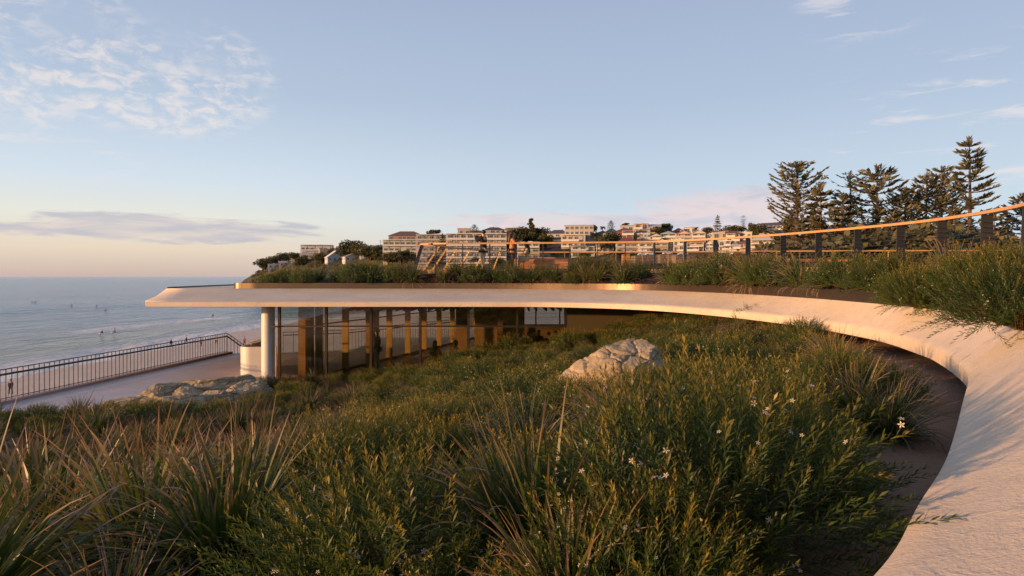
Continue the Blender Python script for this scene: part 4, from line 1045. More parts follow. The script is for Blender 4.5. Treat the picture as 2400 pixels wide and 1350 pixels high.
def boulder(name, label, c, size, seed, rz=0.0, sub=6, cuts=16, lo=0.62, hi=0.92, flat=0.0):
    """a weathered block: a ball cut by random planes into facets, cracked along cell borders, then roughened"""
    rg = random.Random(int(seed * 100)); planes = []
    for _ in range(cuts):
        n = Vector((rg.gauss(0, 1), rg.gauss(0, 1), rg.gauss(0.25, .8))).normalized(); planes.append((n, rg.uniform(lo, hi)))
    if flat: planes.append((Vector((0.05, -0.12, 1)).normalized(), flat))
    bm = bmesh.new(); bmesh.ops.create_icosphere(bm, subdivisions=sub, radius=1.0); o = Vector((seed * 3.7, seed * 1.3, seed))
    for v in bm.verts:
        p = v.co.copy(); q = p * 1.3 + o; p = p * (1 + 0.22 * noise.noise(q * 0.9))
        for n, d in planes:
            dd = p.dot(n) - d * (1 + 0.10 * noise.noise(q * 1.6 + n * 5))
            if dd > 0: p -= n * dd * 0.93
        cells = noise.voronoi(q * 1.5)[0]; e = cells[1] - cells[0]
        k = -0.07 * math.exp(-(e / 0.06) ** 2) + 0.035 * noise.noise(q * 4) + 0.020 * noise.noise(q * 9) + 0.010 * noise.noise(q * 22)
        layer = abs(((p.z * 4.2 + 0.5 * noise.noise(q * 1.2)) % 1.0) - 0.5); k -= 0.035 * math.exp(-(layer / 0.07) ** 2)
        w = p * (1 + k); v.co = Vector((w.x * size[0], w.y * size[1], w.z * size[2]))
    me = bpy.data.meshes.new(name); bm.to_mesh(me); bm.free(); me.materials.append(M['rock'])
    o = link(name, me, None, c, rz); return tag(o, label, 'rock')
boulder('boulder', 'angular sunlit sandstone boulder rising from the shrubs in the middle of the garden', (1.60, 9.4, -1.62), (0.94, 0.70, 0.82), 7.1, 0.2, 6, 22, 0.58, 0.95)
for x, y, sz, seed, rz, lab in [
    (-10.35, 22.2, (1.9, 1.05, 0.86), 9.4, 0.25, 'largest and highest slab of the sandstone outcrop, in front of the white stair wall'),
    (-11.70, 21.2, (1.0, 0.7, 0.66), 6.3, 0.6, 'tilted block with a sunlit seaward face at the left of the sandstone outcrop'),
    (-12.15, 20.1, (1.0, 0.65, 0.46), 2.9, 0.3, 'lowest block at the seaward foot of the sandstone outcrop'),
    (-10.55, 21.1, (0.85, 0.55, 0.62), 5.2, -0.3, 'small upright block in the middle of the sandstone outcrop'),
    (-9.05, 21.9, (1.15, 0.9, 0.72), 8.1, 0.9, 'darker slab of the sandstone outcrop next to the white column'),
    (-10.75, 20.1, (1.5, 0.7, 0.52), 3.7, 0.1, 'long low block along the front of the sandstone outcrop'),
    (-9.70, 20.8, (0.95, 0.6, 0.54), 1.6, 0.5, 'rounded block at the garden side of the sandstone outcrop')]:
    boulder('sandstone_block', lab, (x, y, -4.12), sz, seed, rz, 6, 26, 0.58, 0.98, 0.78)['group'] = 'blocks of the sandstone outcrop'
# ---------------------------------------------------------------- houses across the bay
def paint(name, c, rough=0.7): 
    if name not in M: M[name] = plain(name, c, rough, 0, 0.07, 0.4)
    return M[name]
WALLS = {'white': (0.62, 0.61, 0.61), 'cream': (0.50, 0.46, 0.42), 'pink': (0.52, 0.42, 0.40), 'brick': (0.42, 0.25, 0.20), 'grey': (0.46, 0.45, 0.45), 'blue': (0.50, 0.55, 0.60), 'red': (0.24, 0.075, 0.07), 'ochre': (0.60, 0.40, 0.26), 'green': (0.50, 0.54, 0.42), 'yellow': (0.55, 0.54, 0.40)}
ROOFS = {'slate': (0.085, 0.08, 0.085), 'brown': (0.17, 0.10, 0.075), 'terracotta': (0.34, 0.13, 0.085), 'maroon': (0.19, 0.055, 0.055), 'palegrey': (0.42, 0.42, 0.44), 'white': (0.66, 0.64, 0.62)}
def W_(k): return paint('wall_' + k, WALLS[k])
def R_(k): return paint('roof_' + k, ROOFS[k])
M['far_glass'] = plain('window_glass', (0.10, 0.11, 0.125), 0.12, 0.0, 0.3, 0.5)
M['far_trim'] = plain('white_trim', (0.70, 0.68, 0.66), 0.6, 0, 0.05, 0.5)
_win = {}
def window_mesh(w, h, kind=0):
    k = (round(w, 1), round(h, 1), kind)
    if k not in _win:
        mb = MB().box((0, -0.03, h / 2), (w, 0.10, h)); nf = len(mb.f); t = 0.09
        mb.box((0, -0.09, -t / 2), (w + .2, .14, t)).box((0, -0.07, h + t / 2), (w + .2, .10, t)).box((-w / 2 - t / 2, -.07, h / 2), (t, .10, h)).box((w / 2 + t / 2, -.07, h / 2), (t, .10, h)).box((0, -.09, h / 2), (0.07, 0.06, h))
        me = mb.mesh('window', [M['far_glass'], M['far_trim']]); me.polygons.foreach_set('material_index', [0] * nf + [1] * (len(me.polygons) - nf)); _win[k] = me
    return _win[k]
HR = random.Random(21)
HOUSES = []
def house(px0, px1, yt, yb, storeys, roof, wall, roofc, label, balc=0, rot=0.0, depth=None, cols=None, rh=None, cat='house'):
    """a building on the far hillside whose front spans px0..px1 and yt..yb in the photograph"""
    pc = (px0 + px1) / 2; b = hill_at(pc, yb) if depth is None else pix(pc, yb, depth)
    d = b.y; w = (px1 - px0) / F * d; H = (yb - yt) / F * d
    rz = -math.asin(b.x / math.hypot(b.x, b.y)) + R(rot)
    dp = min(max(7.0, w * 0.6), 13.0); root = thing('apartment_building' if cat == 'apartments' else 'house', label, cat, (b.x, b.y + dp * 0.35, b.z), rz)
    rh = {'flat': 0.0, 'hip': 0.26 * H if rh is None else rh, 'gable': 0.30 * H if rh is None else rh, 'side': 0.28 * H if rh is None else rh, 'skillion': 0.14 * H if rh is None else rh}[roof]
    wh = H - rh; sh = wh / storeys; y0 = -dp / 2; wm = W_(wall); rm = R_(roofc)
    mb = MB().box((0, 0, wh / 2 - 3), (w, dp, wh + 6))
    if roof == 'gable': mb.add([(-w / 2, y0, wh), (w / 2, y0, wh), (0, y0, H - .15), (-w / 2, -y0, wh), (w / 2, -y0, wh), (0, -y0, H - .15)], [(0, 1, 2), (5, 4, 3)])
    if roof == 'side': mb.add([(-w / 2, y0, wh), (-w / 2, -y0, wh), (-w / 2, 0, H - .15), (w / 2, y0, wh), (w / 2, -y0, wh), (w / 2, 0, H - .15)], [(2, 1, 0), (3, 4, 5)])
    if roof == 'skillion': mb.add([(-w / 2, y0, wh), (w / 2, y0, wh), (w / 2, y0, H - .1), (-w / 2, -y0, wh), (w / 2, -y0, wh), (w / 2, -y0, H - .1)], [(0, 1, 2), (5, 4, 3), (1, 4, 5, 2)])
    mb.build('wall', wm, root)
    e = 0.5; X = w / 2 + e; Y = dp / 2 + e; r_ = MB()
    if roof == 'flat':
        r_.box((0, 0, wh + 0.14), (w + .5, dp + .5, 0.28)).box((0.1 * w, 0.1 * dp, wh + 0.5), (min(3.0, w * .2), 2.0, 0.5))
    elif roof == 'hip':
        L = max(0.15, w / 2 - dp / 2) if w > dp else 0.15
        r_.add([(-X, -Y, wh - .05), (X, -Y, wh - .05), (X, Y, wh - .05), (-X, Y, wh - .05), (-L, 0, H), (L, 0, H)], [(0, 1, 5, 4), (1, 2, 5), (2, 3, 4, 5), (3, 0, 4), (3, 2, 1, 0)])
    else:
        th = 0.22
        def slab(a, b, c, dd): r_.add([a, b, c, dd] + [(p[0], p[1], p[2] + th) for p in (a, b, c, dd)], [(3, 2, 1, 0), (4, 5, 6, 7), (0, 1, 5, 4), (1, 2, 6, 5), (2, 3, 7, 6), (3, 0, 4, 7)])
        s = (H - wh)
        if roof == 'gable':
            k = s / (w / 2) * e
            slab((-X, -Y, wh - k), (0, -Y, H - .15), (0, Y, H - .15), (-X, Y, wh - k)); slab((0.001, -Y, H - .15), (X, -Y, wh - k), (X, Y, wh - k), (0.001, Y, H - .15))
        elif roof == 'side':
            k = s / (dp / 2) * e
            slab((-X, -Y, wh - k), (X, -Y, wh - k), (X, 0, H - .15), (-X, 0, H - .15)); slab((-X, 0.001, H - .15), (X, 0.001, H - .15), (X, Y, wh - k), (-X, Y, wh - k))
        else: slab((-X, -Y, wh - .05), (X, -Y, H - .05), (X, Y, H - .05), (-X, Y, wh - .05))
    ro = r_.build('roof', rm, root)
    if roof in ('hip', 'gable', 'side') and HR.random() < .6: MB().box((w * HR.uniform(-.25, .25), dp * .12, H - .25 * rh), (.8, .7, 1.6)).build('chimney', W_('brick'), ro)
    cols = cols or max(2, int(round(w / 3.4))); cw = w / cols
    for s in range(storeys):
        z = s * sh; bay = balc and (balc == 2 or s % 2 == 1 or storeys == 2)
        if bay:
            bm = MB(); bw = w * (1.0 if balc == 2 else HR.uniform(.55, .8)); bx = 0 if balc == 2 else HR.choice((-1, 1)) * (w - bw) / 2
            bm.box((bx, y0 - 0.75, z + 0.09), (bw, 1.5, 0.18)).box((bx, y0 - 1.45, z + 0.60), (bw, 0.08, 0.84))
            for q in np.linspace(-bw / 2 + .08, bw / 2 - .08, max(2, int(bw / 5) + 1)): bm.box((bx + q, y0 - 1.40, z + sh / 2 + .55), (0.16, 0.16, sh - 1.05))
            if s == storeys - 1 or balc == 1: bm.box((bx, y0 - 0.75, z + sh - 0.09), (bw, 1.5, 0.15))
            bm.build('balcony', M['far_trim'] if wall != 'pink' else W_('cream'), root)
        for c in range(cols):
            if HR.random() < 0.08 and storeys > 1: continue
            ww = min(cw * 0.62, 2.4 if bay else HR.choice((1.2, 1.5, 1.9))); hh = min(sh * (0.72 if bay else 0.48), 2.2)
            link('window', window_mesh(ww, hh), root, (-w / 2 + cw * (c + .5), y0 - .02, z + (0.2 if bay else sh * .30)))
    # a few windows on the seaward end wall
    for s in range(storeys):
        for q in (-.25, .25):
            o = link('window', window_mesh(1.2, min(sh * .45, 1.4)), root, (-w / 2 - .02, dp * q, s * sh + sh * .32)); o.rotation_euler = (0, 0, -math.pi / 2)
    HOUSES.append((px0, px1, yt, yb)); return root, w, H, dp, d

house(705, 775, 569, 596, 2, 'flat', 'white', 'white', 'white flat-roofed house with long balconies, highest on the left end of the hill', 2, -8)
house(702, 750, 583, 606, 1, 'hip', 'white', 'palegrey', 'small white house with a pale grey pyramid roof below the flat-roofed white house', 0, -5, rh=5)
house(746, 792, 584, 602, 1, 'flat', 'ochre', 'white', 'low ochre house with a flat white roof between the pyramid roof and the red gable', 1, 4)
house(783, 809, 574, 598, 2, 'gable', 'brick', 'terracotta', 'red brick house with a steep gable at the left end of the hill', 0, 12)
house(762, 806, 587, 612, 1, 'gable', 'white', 'white', 'white modern house with a wide open gable, left one of the pair of white gables', 0, 14, rh=5)
house(803, 840, 586, 612, 1, 'skillion', 'white', 'palegrey', 'white modern house with a single sloping roof, right one of the pair of white gables', 0, 18, rh=5)
house(680, 702, 597, 612, 1, 'flat', 'white', 'white', 'plain white box of a house lowest at the left end of the hill', 0, 0)
house(626, 648, 619, 632, 1, 'flat', 'white', 'white', 'small white cottage low on the headland, the left one of two', 0, 0)
house(652, 674, 612, 626, 1, 'side', 'cream', 'palegrey', 'small cream cottage low on the headland, the right one of two', 0, 0)
house(842, 866, 586, 604, 2, 'flat', 'white', 'white', 'white house half hidden among the trees left of the pale yellow apartments', 1, 4)
house(1660, 1676, 548, 566, 2, 'flat', 'white', 'white', 'narrow white house left of the big sloping roof', 0, 0)
house(1740, 1768, 566, 590, 2, 'side', 'pink', 'terracotta', 'pink house with a terracotta roof left of the three-storey pink block', 1, 0)
house(1424, 1446, 536, 556, 2, 'gable', 'white', 'slate', 'small white gabled house left of the dark red house', 0, 0)
house(1496, 1512, 548, 566, 2, 'flat', 'pink', 'white', 'narrow pink house left of the narrow pale blue house', 0, 0)
house(1552, 1578, 527, 545, 1, 'side', 'white', 'slate', 'white house on the ridge right of the cream ridge house', 0, 0)
house(1580, 1606, 530, 544, 1, 'hip', 'pink', 'terracotta', 'pink house with a terracotta hipped roof on the ridge above the pink gable', 0, 0, rh=2)
house(1608, 1634, 529, 544, 1, 'flat', 'white', 'palegrey', 'white flat house on the ridge above the cream gable', 0, 0)
house(1658, 1674, 562, 588, 2, 'gable', 'white', 'slate', 'white gabled house right of the cream house with the terracotta roof', 0, 0)
house(1568, 1583, 563, 588, 2, 'flat', 'cream', 'white', 'narrow cream house squeezed into the lowest row', 0, 0)
house(1716, 1740, 566, 590, 2, 'hip', 'white', 'palegrey', 'white house with a pale hipped roof behind the railing posts', 1, 0, rh=2)
house(898, 975, 563, 606, 3, 'flat', 'yellow', 'white', 'pale yellow apartment block with open balconies below the brick block', 2, -6, cat='apartments')
house(911, 992, 541, 585, 3, 'hip', 'brick', 'brown', 'brick apartment block under a brown hipped roof, on the skyline at the left', 0, -6, cat='apartments', rh=3.2, cols=8)
a, w, H, dp, d = house(976, 1046, 550, 620, 5, 'flat', 'pink', 'white', 'long five-storey white balcony apartments, the wing left of the man', 2, -4, cat='apartments')
a, w, H, dp, d = house(1047, 1186, 549, 620, 5, 'flat', 'cream', 'white', 'long five-storey white balcony apartments, the wing behind the man with the camera', 2, -2, cat='apartments')
house(1072, 1102, 536, 556, 1, 'flat', 'pink', 'white', 'pink boxy rooftop house showing above the long white apartments', 0, 0)
house(1103, 1126, 540, 556, 1, 'side', 'cream', 'brown', 'brown roofed house just right of the pink rooftop box', 0, 0)
house(1134, 1182, 532, 558, 2, 'hip', 'cream', 'slate', 'cream house with a dark hipped roof above the man with the camera', 0, 6)
house(1184, 1217, 535, 566, 2, 'flat', 'pink', 'white', 'pale pink flat-roofed house above the woman in orange', 1, 4)
house(1213, 1264, 568, 622, 4, 'flat', 'green', 'white', 'pale green apartments with white balconies behind the seated girl', 2, 0, cat='apartments')
house(1232, 1276, 556, 568, 1, 'flat', 'white', 'white', 'low white carport roof house under the dark fig tree', 0, 0)
house(1284, 1334, 538, 576, 3, 'hip', 'cream', 'slate', 'left half of the big cream apartments, with the dark roof', 1, -6, cat='apartments', rh=2.2)
house(1326, 1393, 529, 576, 4, 'flat', 'cream', 'palegrey', 'right half of the big cream apartments, with the flat roof', 0, -2, cat='apartments', cols=6)
house(1318, 1374, 551, 580, 2, 'flat', 'cream', 'white', 'low cream wing with balconies in front of the big cream apartments', 1, -4, cat='apartments')
house(1284, 1322, 579, 602, 1, 'hip', 'pink', 'maroon', 'low pink cottage with a maroon roof under the big cream apartments', 0, 0, rh=2.4)
house(1340, 1394, 577, 602, 2, 'flat', 'green', 'slate', 'greenish low house with a dark flat roof behind the two side-by-side tussocks', 1, 2)
house(1399, 1430, 540, 568, 2, 'hip', 'blue', 'slate', 'pale blue house with a dark hipped roof right of the big cream apartments', 0, -6)
house(1399, 1440, 566, 594, 2, 'side', 'grey', 'brown', 'grey house half hidden below the pale blue house', 1, 0)
house(1447, 1487, 534, 562, 2, 'hip', 'red', 'maroon', 'dark red house with a maroon roof and white window frames', 1, 0)
house(1446, 1497, 556, 594, 2, 'hip', 'pink', 'maroon', 'wide pink-white terrace house below the dark red house', 2, 0, rh=3)
house(1456, 1487, 523, 538, 1, 'flat', 'grey', 'palegrey', 'low grey house on the ridge above the dark red house', 1, 0)
house(1489, 1521, 525, 550, 2, 'flat', 'ochre', 'palegrey', 'orange-cream house on the ridge right of the dark red house', 1, 0)
house(1523, 1550, 525, 550, 2, 'side', 'cream', 'palegrey', 'cream house on the ridge right of the orange-cream one', 1, 0)
house(1511, 1526, 548, 570, 2, 'flat', 'blue', 'white', 'narrow pale blue house in the middle row', 0, 0)
house(1525, 1552, 546, 570, 2, 'gable', 'cream', 'slate', 'cream gabled house beside the narrow pale blue house', 1, 0)
house(1552, 1586, 541, 568, 2, 'hip', 'grey', 'palegrey', 'grey house with a deep verandah in the middle row', 2, 0)
house(1588, 1622, 540, 568, 2, 'gable', 'pink', 'terracotta', 'pink house with a broad gable and white verandah', 2, 0)
house(1625, 1656, 538, 568, 2, 'gable', 'cream', 'palegrey', 'cream gabled house right of the pink gable', 2, 0)
house(1499, 1532, 562, 594, 2, 'side', 'white', 'slate', 'white house in the lowest row, left of two with upper decks', 2, 0)
house(1536, 1568, 559, 592, 2, 'gable', 'pink', 'white', 'pink house in the lowest row with a white gable', 2, 0)
house(1582, 1606, 561, 590, 2, 'flat', 'white', 'white', 'narrow white house in the lowest row below the pink gable', 1, 0)
house(1611, 1652, 560, 590, 2, 'side', 'cream', 'terracotta', 'cream house with a terracotta roof at the right of the lowest row', 1, 0)
house(1672, 1708, 540, 566, 1, 'skillion', 'cream', 'brown', 'cream house with one big sloping roof below the pointed pine', 0, 8)
house(1707, 1737, 541, 566, 2, 'side', 'ochre', 'brown', 'brown house with a wide white-railed deck', 1, 0)
house(1738, 1766, 545, 562, 1, 'flat', 'white', 'white', 'small white flat house left of the three-storey pink block', 0, 0)
house(1770, 1826, 546, 592, 3, 'hip', 'pink', 'palegrey', 'three-storey pink block under a grey roof behind the railing', 2, -10, cat='apartments', rh=3)
house(1792, 1842, 521, 552, 2, 'side', 'cream', 'slate', 'large pale house highest on the hill left of the tall pines', 1, -10)
house(1690, 1716, 565, 588, 2, 'flat', 'grey', 'white', 'grey house half hidden in trees behind the railing posts', 1, 0)

# ---------------------------------------------------------------- trees
def leaf_cloud(rng, centres, radii, n, size, flat=1.0):
    """small leaf faces on and inside lumpy clumps"""
    idx = rng.choice(len(centres), n, p=np.array(radii) ** 2 / np.sum(np.array(radii) ** 2)); c = np.array(centres)[idx]; r = np.array(radii)[idx]
    d = unit(rng.normal(0, 1, (n, 3))); p = c + d * (r * rng.random(n) ** 0.35)[:, None] * np.array([1, 1, flat])
    a = unit(rng.normal(0, 1, (n, 3)) + d * 0.4); b = unit(np.cross(a, rng.normal(0, 1, (n, 3)))); s = size * rng.uniform(0.6, 1.3, n)[:, None]
    V = np.stack([p - a * s, p + b * s * .55, p + a * s, p - b * s * .55], 1).reshape(-1, 3)
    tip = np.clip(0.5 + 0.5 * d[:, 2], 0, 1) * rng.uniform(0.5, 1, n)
    return V, np.arange(n * 4).reshape(-1, 4), np.repeat(tip, 4), np.repeat(rng.random(n), 4)
TREE = {}
def mk_tree(key, crown, trunk, kind): TREE[key] = (crown, trunk, kind)
def round_tree(key, seed, H, R0, lumps, n, size, flat=0.8, low=0.25):
    rng = np.random.default_rng(seed); C = []; Rr = []; tr = MB()
    for i in range(lumps):
        a = rng.uniform(0, 6.28); q = rng.random() ** .5; z = low * H + (1 - low) * H * rng.uniform(.15, .85); k = R0 * (1 - 0.55 * abs(z / H - .55)) * q * .75
        C.append((math.cos(a) * k, math.sin(a) * k, z)); Rr.append(R0 * rng.uniform(.26, .45))
        tr.tube([(0, 0, low * H * .5), (C[-1][0] * .5, C[-1][1] * .5, z * .75), C[-1]], [R0 * .05, R0 * .03, R0 * .01], 4, False)
    v, q, t, r = leaf_cloud(rng, C, Rr, n, size, flat)
    tr.tube([(0, 0, -1.5), (0.1, 0, low * H * .6), (0, 0.1, H * .6)], [R0 * .09, R0 * .07, R0 * .03], 6, False)
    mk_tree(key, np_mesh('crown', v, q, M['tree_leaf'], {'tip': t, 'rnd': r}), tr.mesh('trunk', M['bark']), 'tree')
round_tree('ra', 1, 10, 6.0, 22, 2600, 0.42); round_tree('rb', 2, 8, 6.5, 26, 2600, 0.42, 0.7, .15); round_tree('rc', 3, 12, 5.0, 20, 2200, 0.42); round_tree('cy', 4, 14, 1.7, 26, 1800, 0.36, 1.6, .1)
round_tree('um', 5, 12, 5.5, 12, 1500, 0.42, 0.35, .72)

def pine(key, seed, H, R0, prof, whorls, nb, tufts, low, up, tl, dens=1.0, mat='pine_leaf'):
    """a tiered conifer: whorls of branches that sweep out and up, carrying tufts along their outer part"""
    rng = np.random.default_rng(seed); V = []; T = []; tr = MB()
    tr.tube([(0, 0, -2), (0.06, 0, H * .3), (-0.05, 0.05, H * .65), (0, 0, H)], [H * .018, H * .014, H * .008, H * .002], 7, False)
    for w in range(whorls):
        t = (w + rng.uniform(-.25, .25)) / whorls; z = H * (low + (1 - low) * t * .985); rad = R0 * float(np.interp(t, prof[0], prof[1])) * rng.uniform(.85, 1.12)
        n = max(3, int(nb * rng.uniform(.75, 1.2))); a0 = rng.uniform(0, 6.28)
        for b in range(n):
            if rng.random() > dens: continue
            a = a0 + 6.28 * b / n + rng.uniform(-.22, .22); L = rad * rng.uniform(.7, 1.12); d = np.array([math.cos(a), math.sin(a), 0]); sd_ = np.array([-math.sin(a), math.cos(a), 0]); rise = up * L * rng.uniform(.7, 1.2)
            P = lambda f: np.array([0, 0, z]) + d * L * f + np.array([0, 0, 1.0]) * (rise * f ** 2.0 - 0.05 * L * f) + sd_ * L * 0.06 * math.sin(3 * f + b)
            tr.tube([tuple(P(0)), tuple(P(.5)), tuple(P(1))], [0.045 + .006 * L, 0.03, 0.012], 3, False)
            m = max(3, int(tufts * (0.4 + 0.6 * L / R0)))
            for k in range(m):
                f = 0.28 + 0.74 * (k + rng.random()) / m; p = P(f); s = tl * rng.uniform(.7, 1.2) * (0.75 + .4 * f)
                for side in ((-1, 1) if rng.random() < .5 else (-1, 1, 0)):
                    fd = unit(d * 0.75 + sd_ * side * rng.uniform(.5, 1.0) + np.array([0, 0, rng.uniform(.25, .75)])); wv = unit(np.cross(fd, rng.normal(0, 1, 3))) * s * .15
                    V += [p, p + fd * s * .5 - wv, p + fd * s, p + fd * s * .5 + wv]; T += [f * .3, f * .5, f, f * .5]
    for k in range(16):                                 # the leader's own tufts
        p = np.array([0, 0, H * (0.955 + .045 * k / 16)]); a = k * 2.4; fd = unit(np.array([math.cos(a) * .6, math.sin(a) * .6, .8])); wv = unit(np.cross(fd, rng.normal(0, 1, 3))) * tl * .13
        V += [p, p + fd * tl * .4 - wv, p + fd * tl * .8, p + fd * tl * .4 + wv]; T += [.3, .5, 1, .5]
    V = np.array(V); q = np.arange(len(V)).reshape(-1, 4)
    mk_tree(key, np_mesh('crown', V, q, M[mat], {'tip': np.array(T), 'rnd': np.repeat(rng.random(len(q)), 4)}), tr.mesh('trunk', M['bark']), 'pine')
cone = ([0, .15, .5, .85, 1], [1.0, 1.0, .62, .25, .06]); dome = ([0, .15, .45, .8, .94, 1], [1.0, .85, .75, .72, .45, .12]); wide = ([0, .3, .6, .85, 1], [1.0, 1.0, .85, .5, .15])
pine('pa', 31, 19, 4.6, cone, 24, 5, 16, .20, 0.30, .72, .95)
pine('pb', 32, 19, 3.6, dome, 27, 6, 15, .22, 0.60, .58, .9)
pine('pc', 33, 16, 5.0, wide, 19, 6, 15, .18, 0.42, .70, .88)
pine('pd', 34, 15, 4.0, cone, 18, 6, 16, .05, 0.25, .80, .88)
pine('pe', 35, 17, 3.4, dome, 20, 6, 9, .25, 0.6, .50, .75)
pine('pf', 36, 16, 3.4, cone, 13, 6, 9, .15, 0.18, 1.25)
def palm(key, seed, H):
    rng = np.random.default_rng(seed); V = []; T = []; tr = MB().tube([(0, 0, -1), (.2, 0, H * .5), (.1, .1, H)], [.28, .22, .2], 6, False)
    for i in range(26):
        a = rng.uniform(0, 6.28); e = rng.uniform(-.3, 1.3); d = np.array([math.cos(a), math.sin(a), 0]); p = np.array([.1, .1, H]); L = 2.6
        for k in range(6):
            q = p + (d * math.cos(e) + np.array([0, 0, math.sin(e)])) * L / 6; e -= .34; s = np.array([-d[1], d[0], -.5]) * .42 * (1 - k / 7)
            V += [p - s, q - s * .8, q + s * .8, p + s]; T += [k / 6] * 4; p = q
    V = np.array(V); mk_tree(key, np_mesh('crown', V, np.arange(len(V)).reshape(-1, 4), M['tree_leaf'], {'tip': np.array(T), 'rnd': np.repeat(rng.random(len(V) // 4), 4)}), tr.mesh('trunk', M['bark']), 'palm')
palm('pm', 41, 5.0)
def put_tree(key, loc, s, label, group=None, name=None, sx=None):
    crown, trunk, kind = TREE[key]
    r = thing(name or {'tree': 'leafy_tree', 'pine': 'pine_tree', 'palm': 'palm_tree'}[kind], label, 'tree' if kind == 'tree' else kind, loc, HR.uniform(0, 6.28), group); r.scale = ((sx or s), (sx or s), s)
    link('crown', crown, r); link('trunk', trunk, r); return r
TREE_H = {'ra': 10, 'rb': 8, 'rc': 12, 'cy': 15, 'um': 12, 'pa': 19, 'pb': 19, 'pc': 16, 'pd': 15, 'pe': 17, 'pf': 16, 'pm': 7}
def hill_tree(key, px, yt, yb, label, group=None, wide=1.0):
    b = hill_at(px, yb); s = (yb - yt) / F * b.y / TREE_H[key]; put_tree(key, (b.x, b.y, b.z - .3), s, label, group, None, s * wide)
for key, px, yt, yb, lab, wd in [
    ('rc', 1018, 530, 560, 'bushy brown-green tree rising behind the left wing of the white apartments', 1.6), ('pf', 1037, 548, 618, 'slim conifer in front of the left wing of the white apartments', 0.8), ('pm', 1000, 540, 560, 'palm on the skyline left of the bushy brown-green tree', 1.3),
    ('pc', 1112, 525, 556, 'spiky dark conifer on the skyline above the pink rooftop box', 1.2), ('rb', 1228, 534, 572, 'left crown of the big dark fig trees in the middle of the hill', 2.0), ('ra', 1252, 530, 574, 'right crown of the big dark fig trees in the middle of the hill', 1.5), ('cy', 1245, 501, 560, 'tall thin dark conifer standing alone above the fig trees', 1.5), ('ra', 1276, 548, 582, 'dark tree left of the big cream apartments', 1.2),
    ('rb', 1374, 523, 545, 'dark crown behind the roof of the big cream apartments', 1.3), ('rc', 1390, 521, 548, 'rounded dark tree at the right end of the big cream apartments', 1.0), ('pc', 1432, 513, 545, 'spreading conifer on the ridge left of the flat-topped tree', 1.0), ('um', 1468, 510, 534, 'flat-topped pine on the ridge above the dark red house', 1.0), ('pm', 1412, 522, 545, 'palm on the ridge right of the cream apartments', 1.2),
    ('pf', 1682, 504, 556, 'pointed pine on the ridge, the left one of the two', 0.9), ('pe', 1742, 504, 552, 'thin see-through pine on the ridge, the right one of the two', 0.9), ('rb', 1722, 527, 552, 'broad brown bush crown between the two ridge pines', 1.6), ('ra', 1770, 520, 560, 'ragged tree left of the three-storey pink block', .8), ('rc', 1560, 520, 548, 'dark tree on the ridge above the grey verandah house', 1.4), ('rb', 1545, 530, 552, 'smaller tree left of the dark ridge tree', 1.2),
    ('pm', 1632, 528, 552, 'palm on the ridge above the cream gabled house', 1.3), ('pm', 1605, 533, 552, 'small palm left of the ridge palm', 1.2), ('ra', 1658, 530, 556, 'round tree left of the pointed pine', 1.0), ('rb', 1430, 545, 590, 'dark tree filling the gap left of the dark red house', 1.0), ('rc', 1498, 543, 566, 'dark green tree between the dark red and the grey houses', 1.2), ('pm', 1418, 566, 600, 'palm in front of the grey house below the pale blue one', 1.6),
    ('rb', 825, 564, 606, 'large dark tree right of the pair of white gables', 1.2), ('ra', 842, 570, 606, 'dark tree next to the large one right of the white gables', 1.0), ('rb', 868, 575, 612, 'wide tree left of the pale yellow apartments', 1.3), ('ra', 888, 571, 612, 'taller tree touching the pale yellow apartments', 0.9), ('rb', 784, 570, 590, 'small dark tree behind the red gable', 1.0), ('pm', 709, 572, 592, 'palm at the left of the flat-roofed white house', 1.0),
    ('rb', 752, 592, 618, 'green tree in front of the low ochre house', 1.0), ('rb', 710, 598, 622, 'green tree in front of the plain white box', 1.0), ('ra', 940, 585, 620, 'dark tree in front of the pale yellow apartments', 1.5), ('ra', 910, 590, 620, 'rounded tree at the foot of the pale yellow apartments', 1.4), ('rb', 645, 596, 616, 'scrubby tree on the headland, leftmost of the row', 1.6), ('rb', 668, 592, 614, 'scrubby tree on the headland, second of the row', 1.4), ('ra', 692, 590, 612, 'scrubby tree on the headland left of the palm', 1.3),
    ('rb', 622, 606, 632, 'wind-bent bush low on the headland above the rocks', 1.4)]:
    hill_tree(key, px, yt, yb, lab, None, wd)
_hr = random.Random(8)
for i in range(150):
    px = _hr.uniform(690, 2350); t = _hr.uniform(0.08, 1.0); d, z = hill_z(px, t); y = 648 - z / d * F
    if px < 1760 and any(a - 2 < px < b + 2 and yt - 4 < y < yb + 1 for a, b, yt, yb in HOUSES): continue
    s = _hr.uniform(.38, .75) * (1.6 if px > 1800 else 1); put_tree(_hr.choice(['ra', 'rb', 'rc', 'rb']), ((px - 1200) / F * d, d, z - .6), s, 'dark garden tree among the houses on the far hillside', 'garden trees on the far hillside')

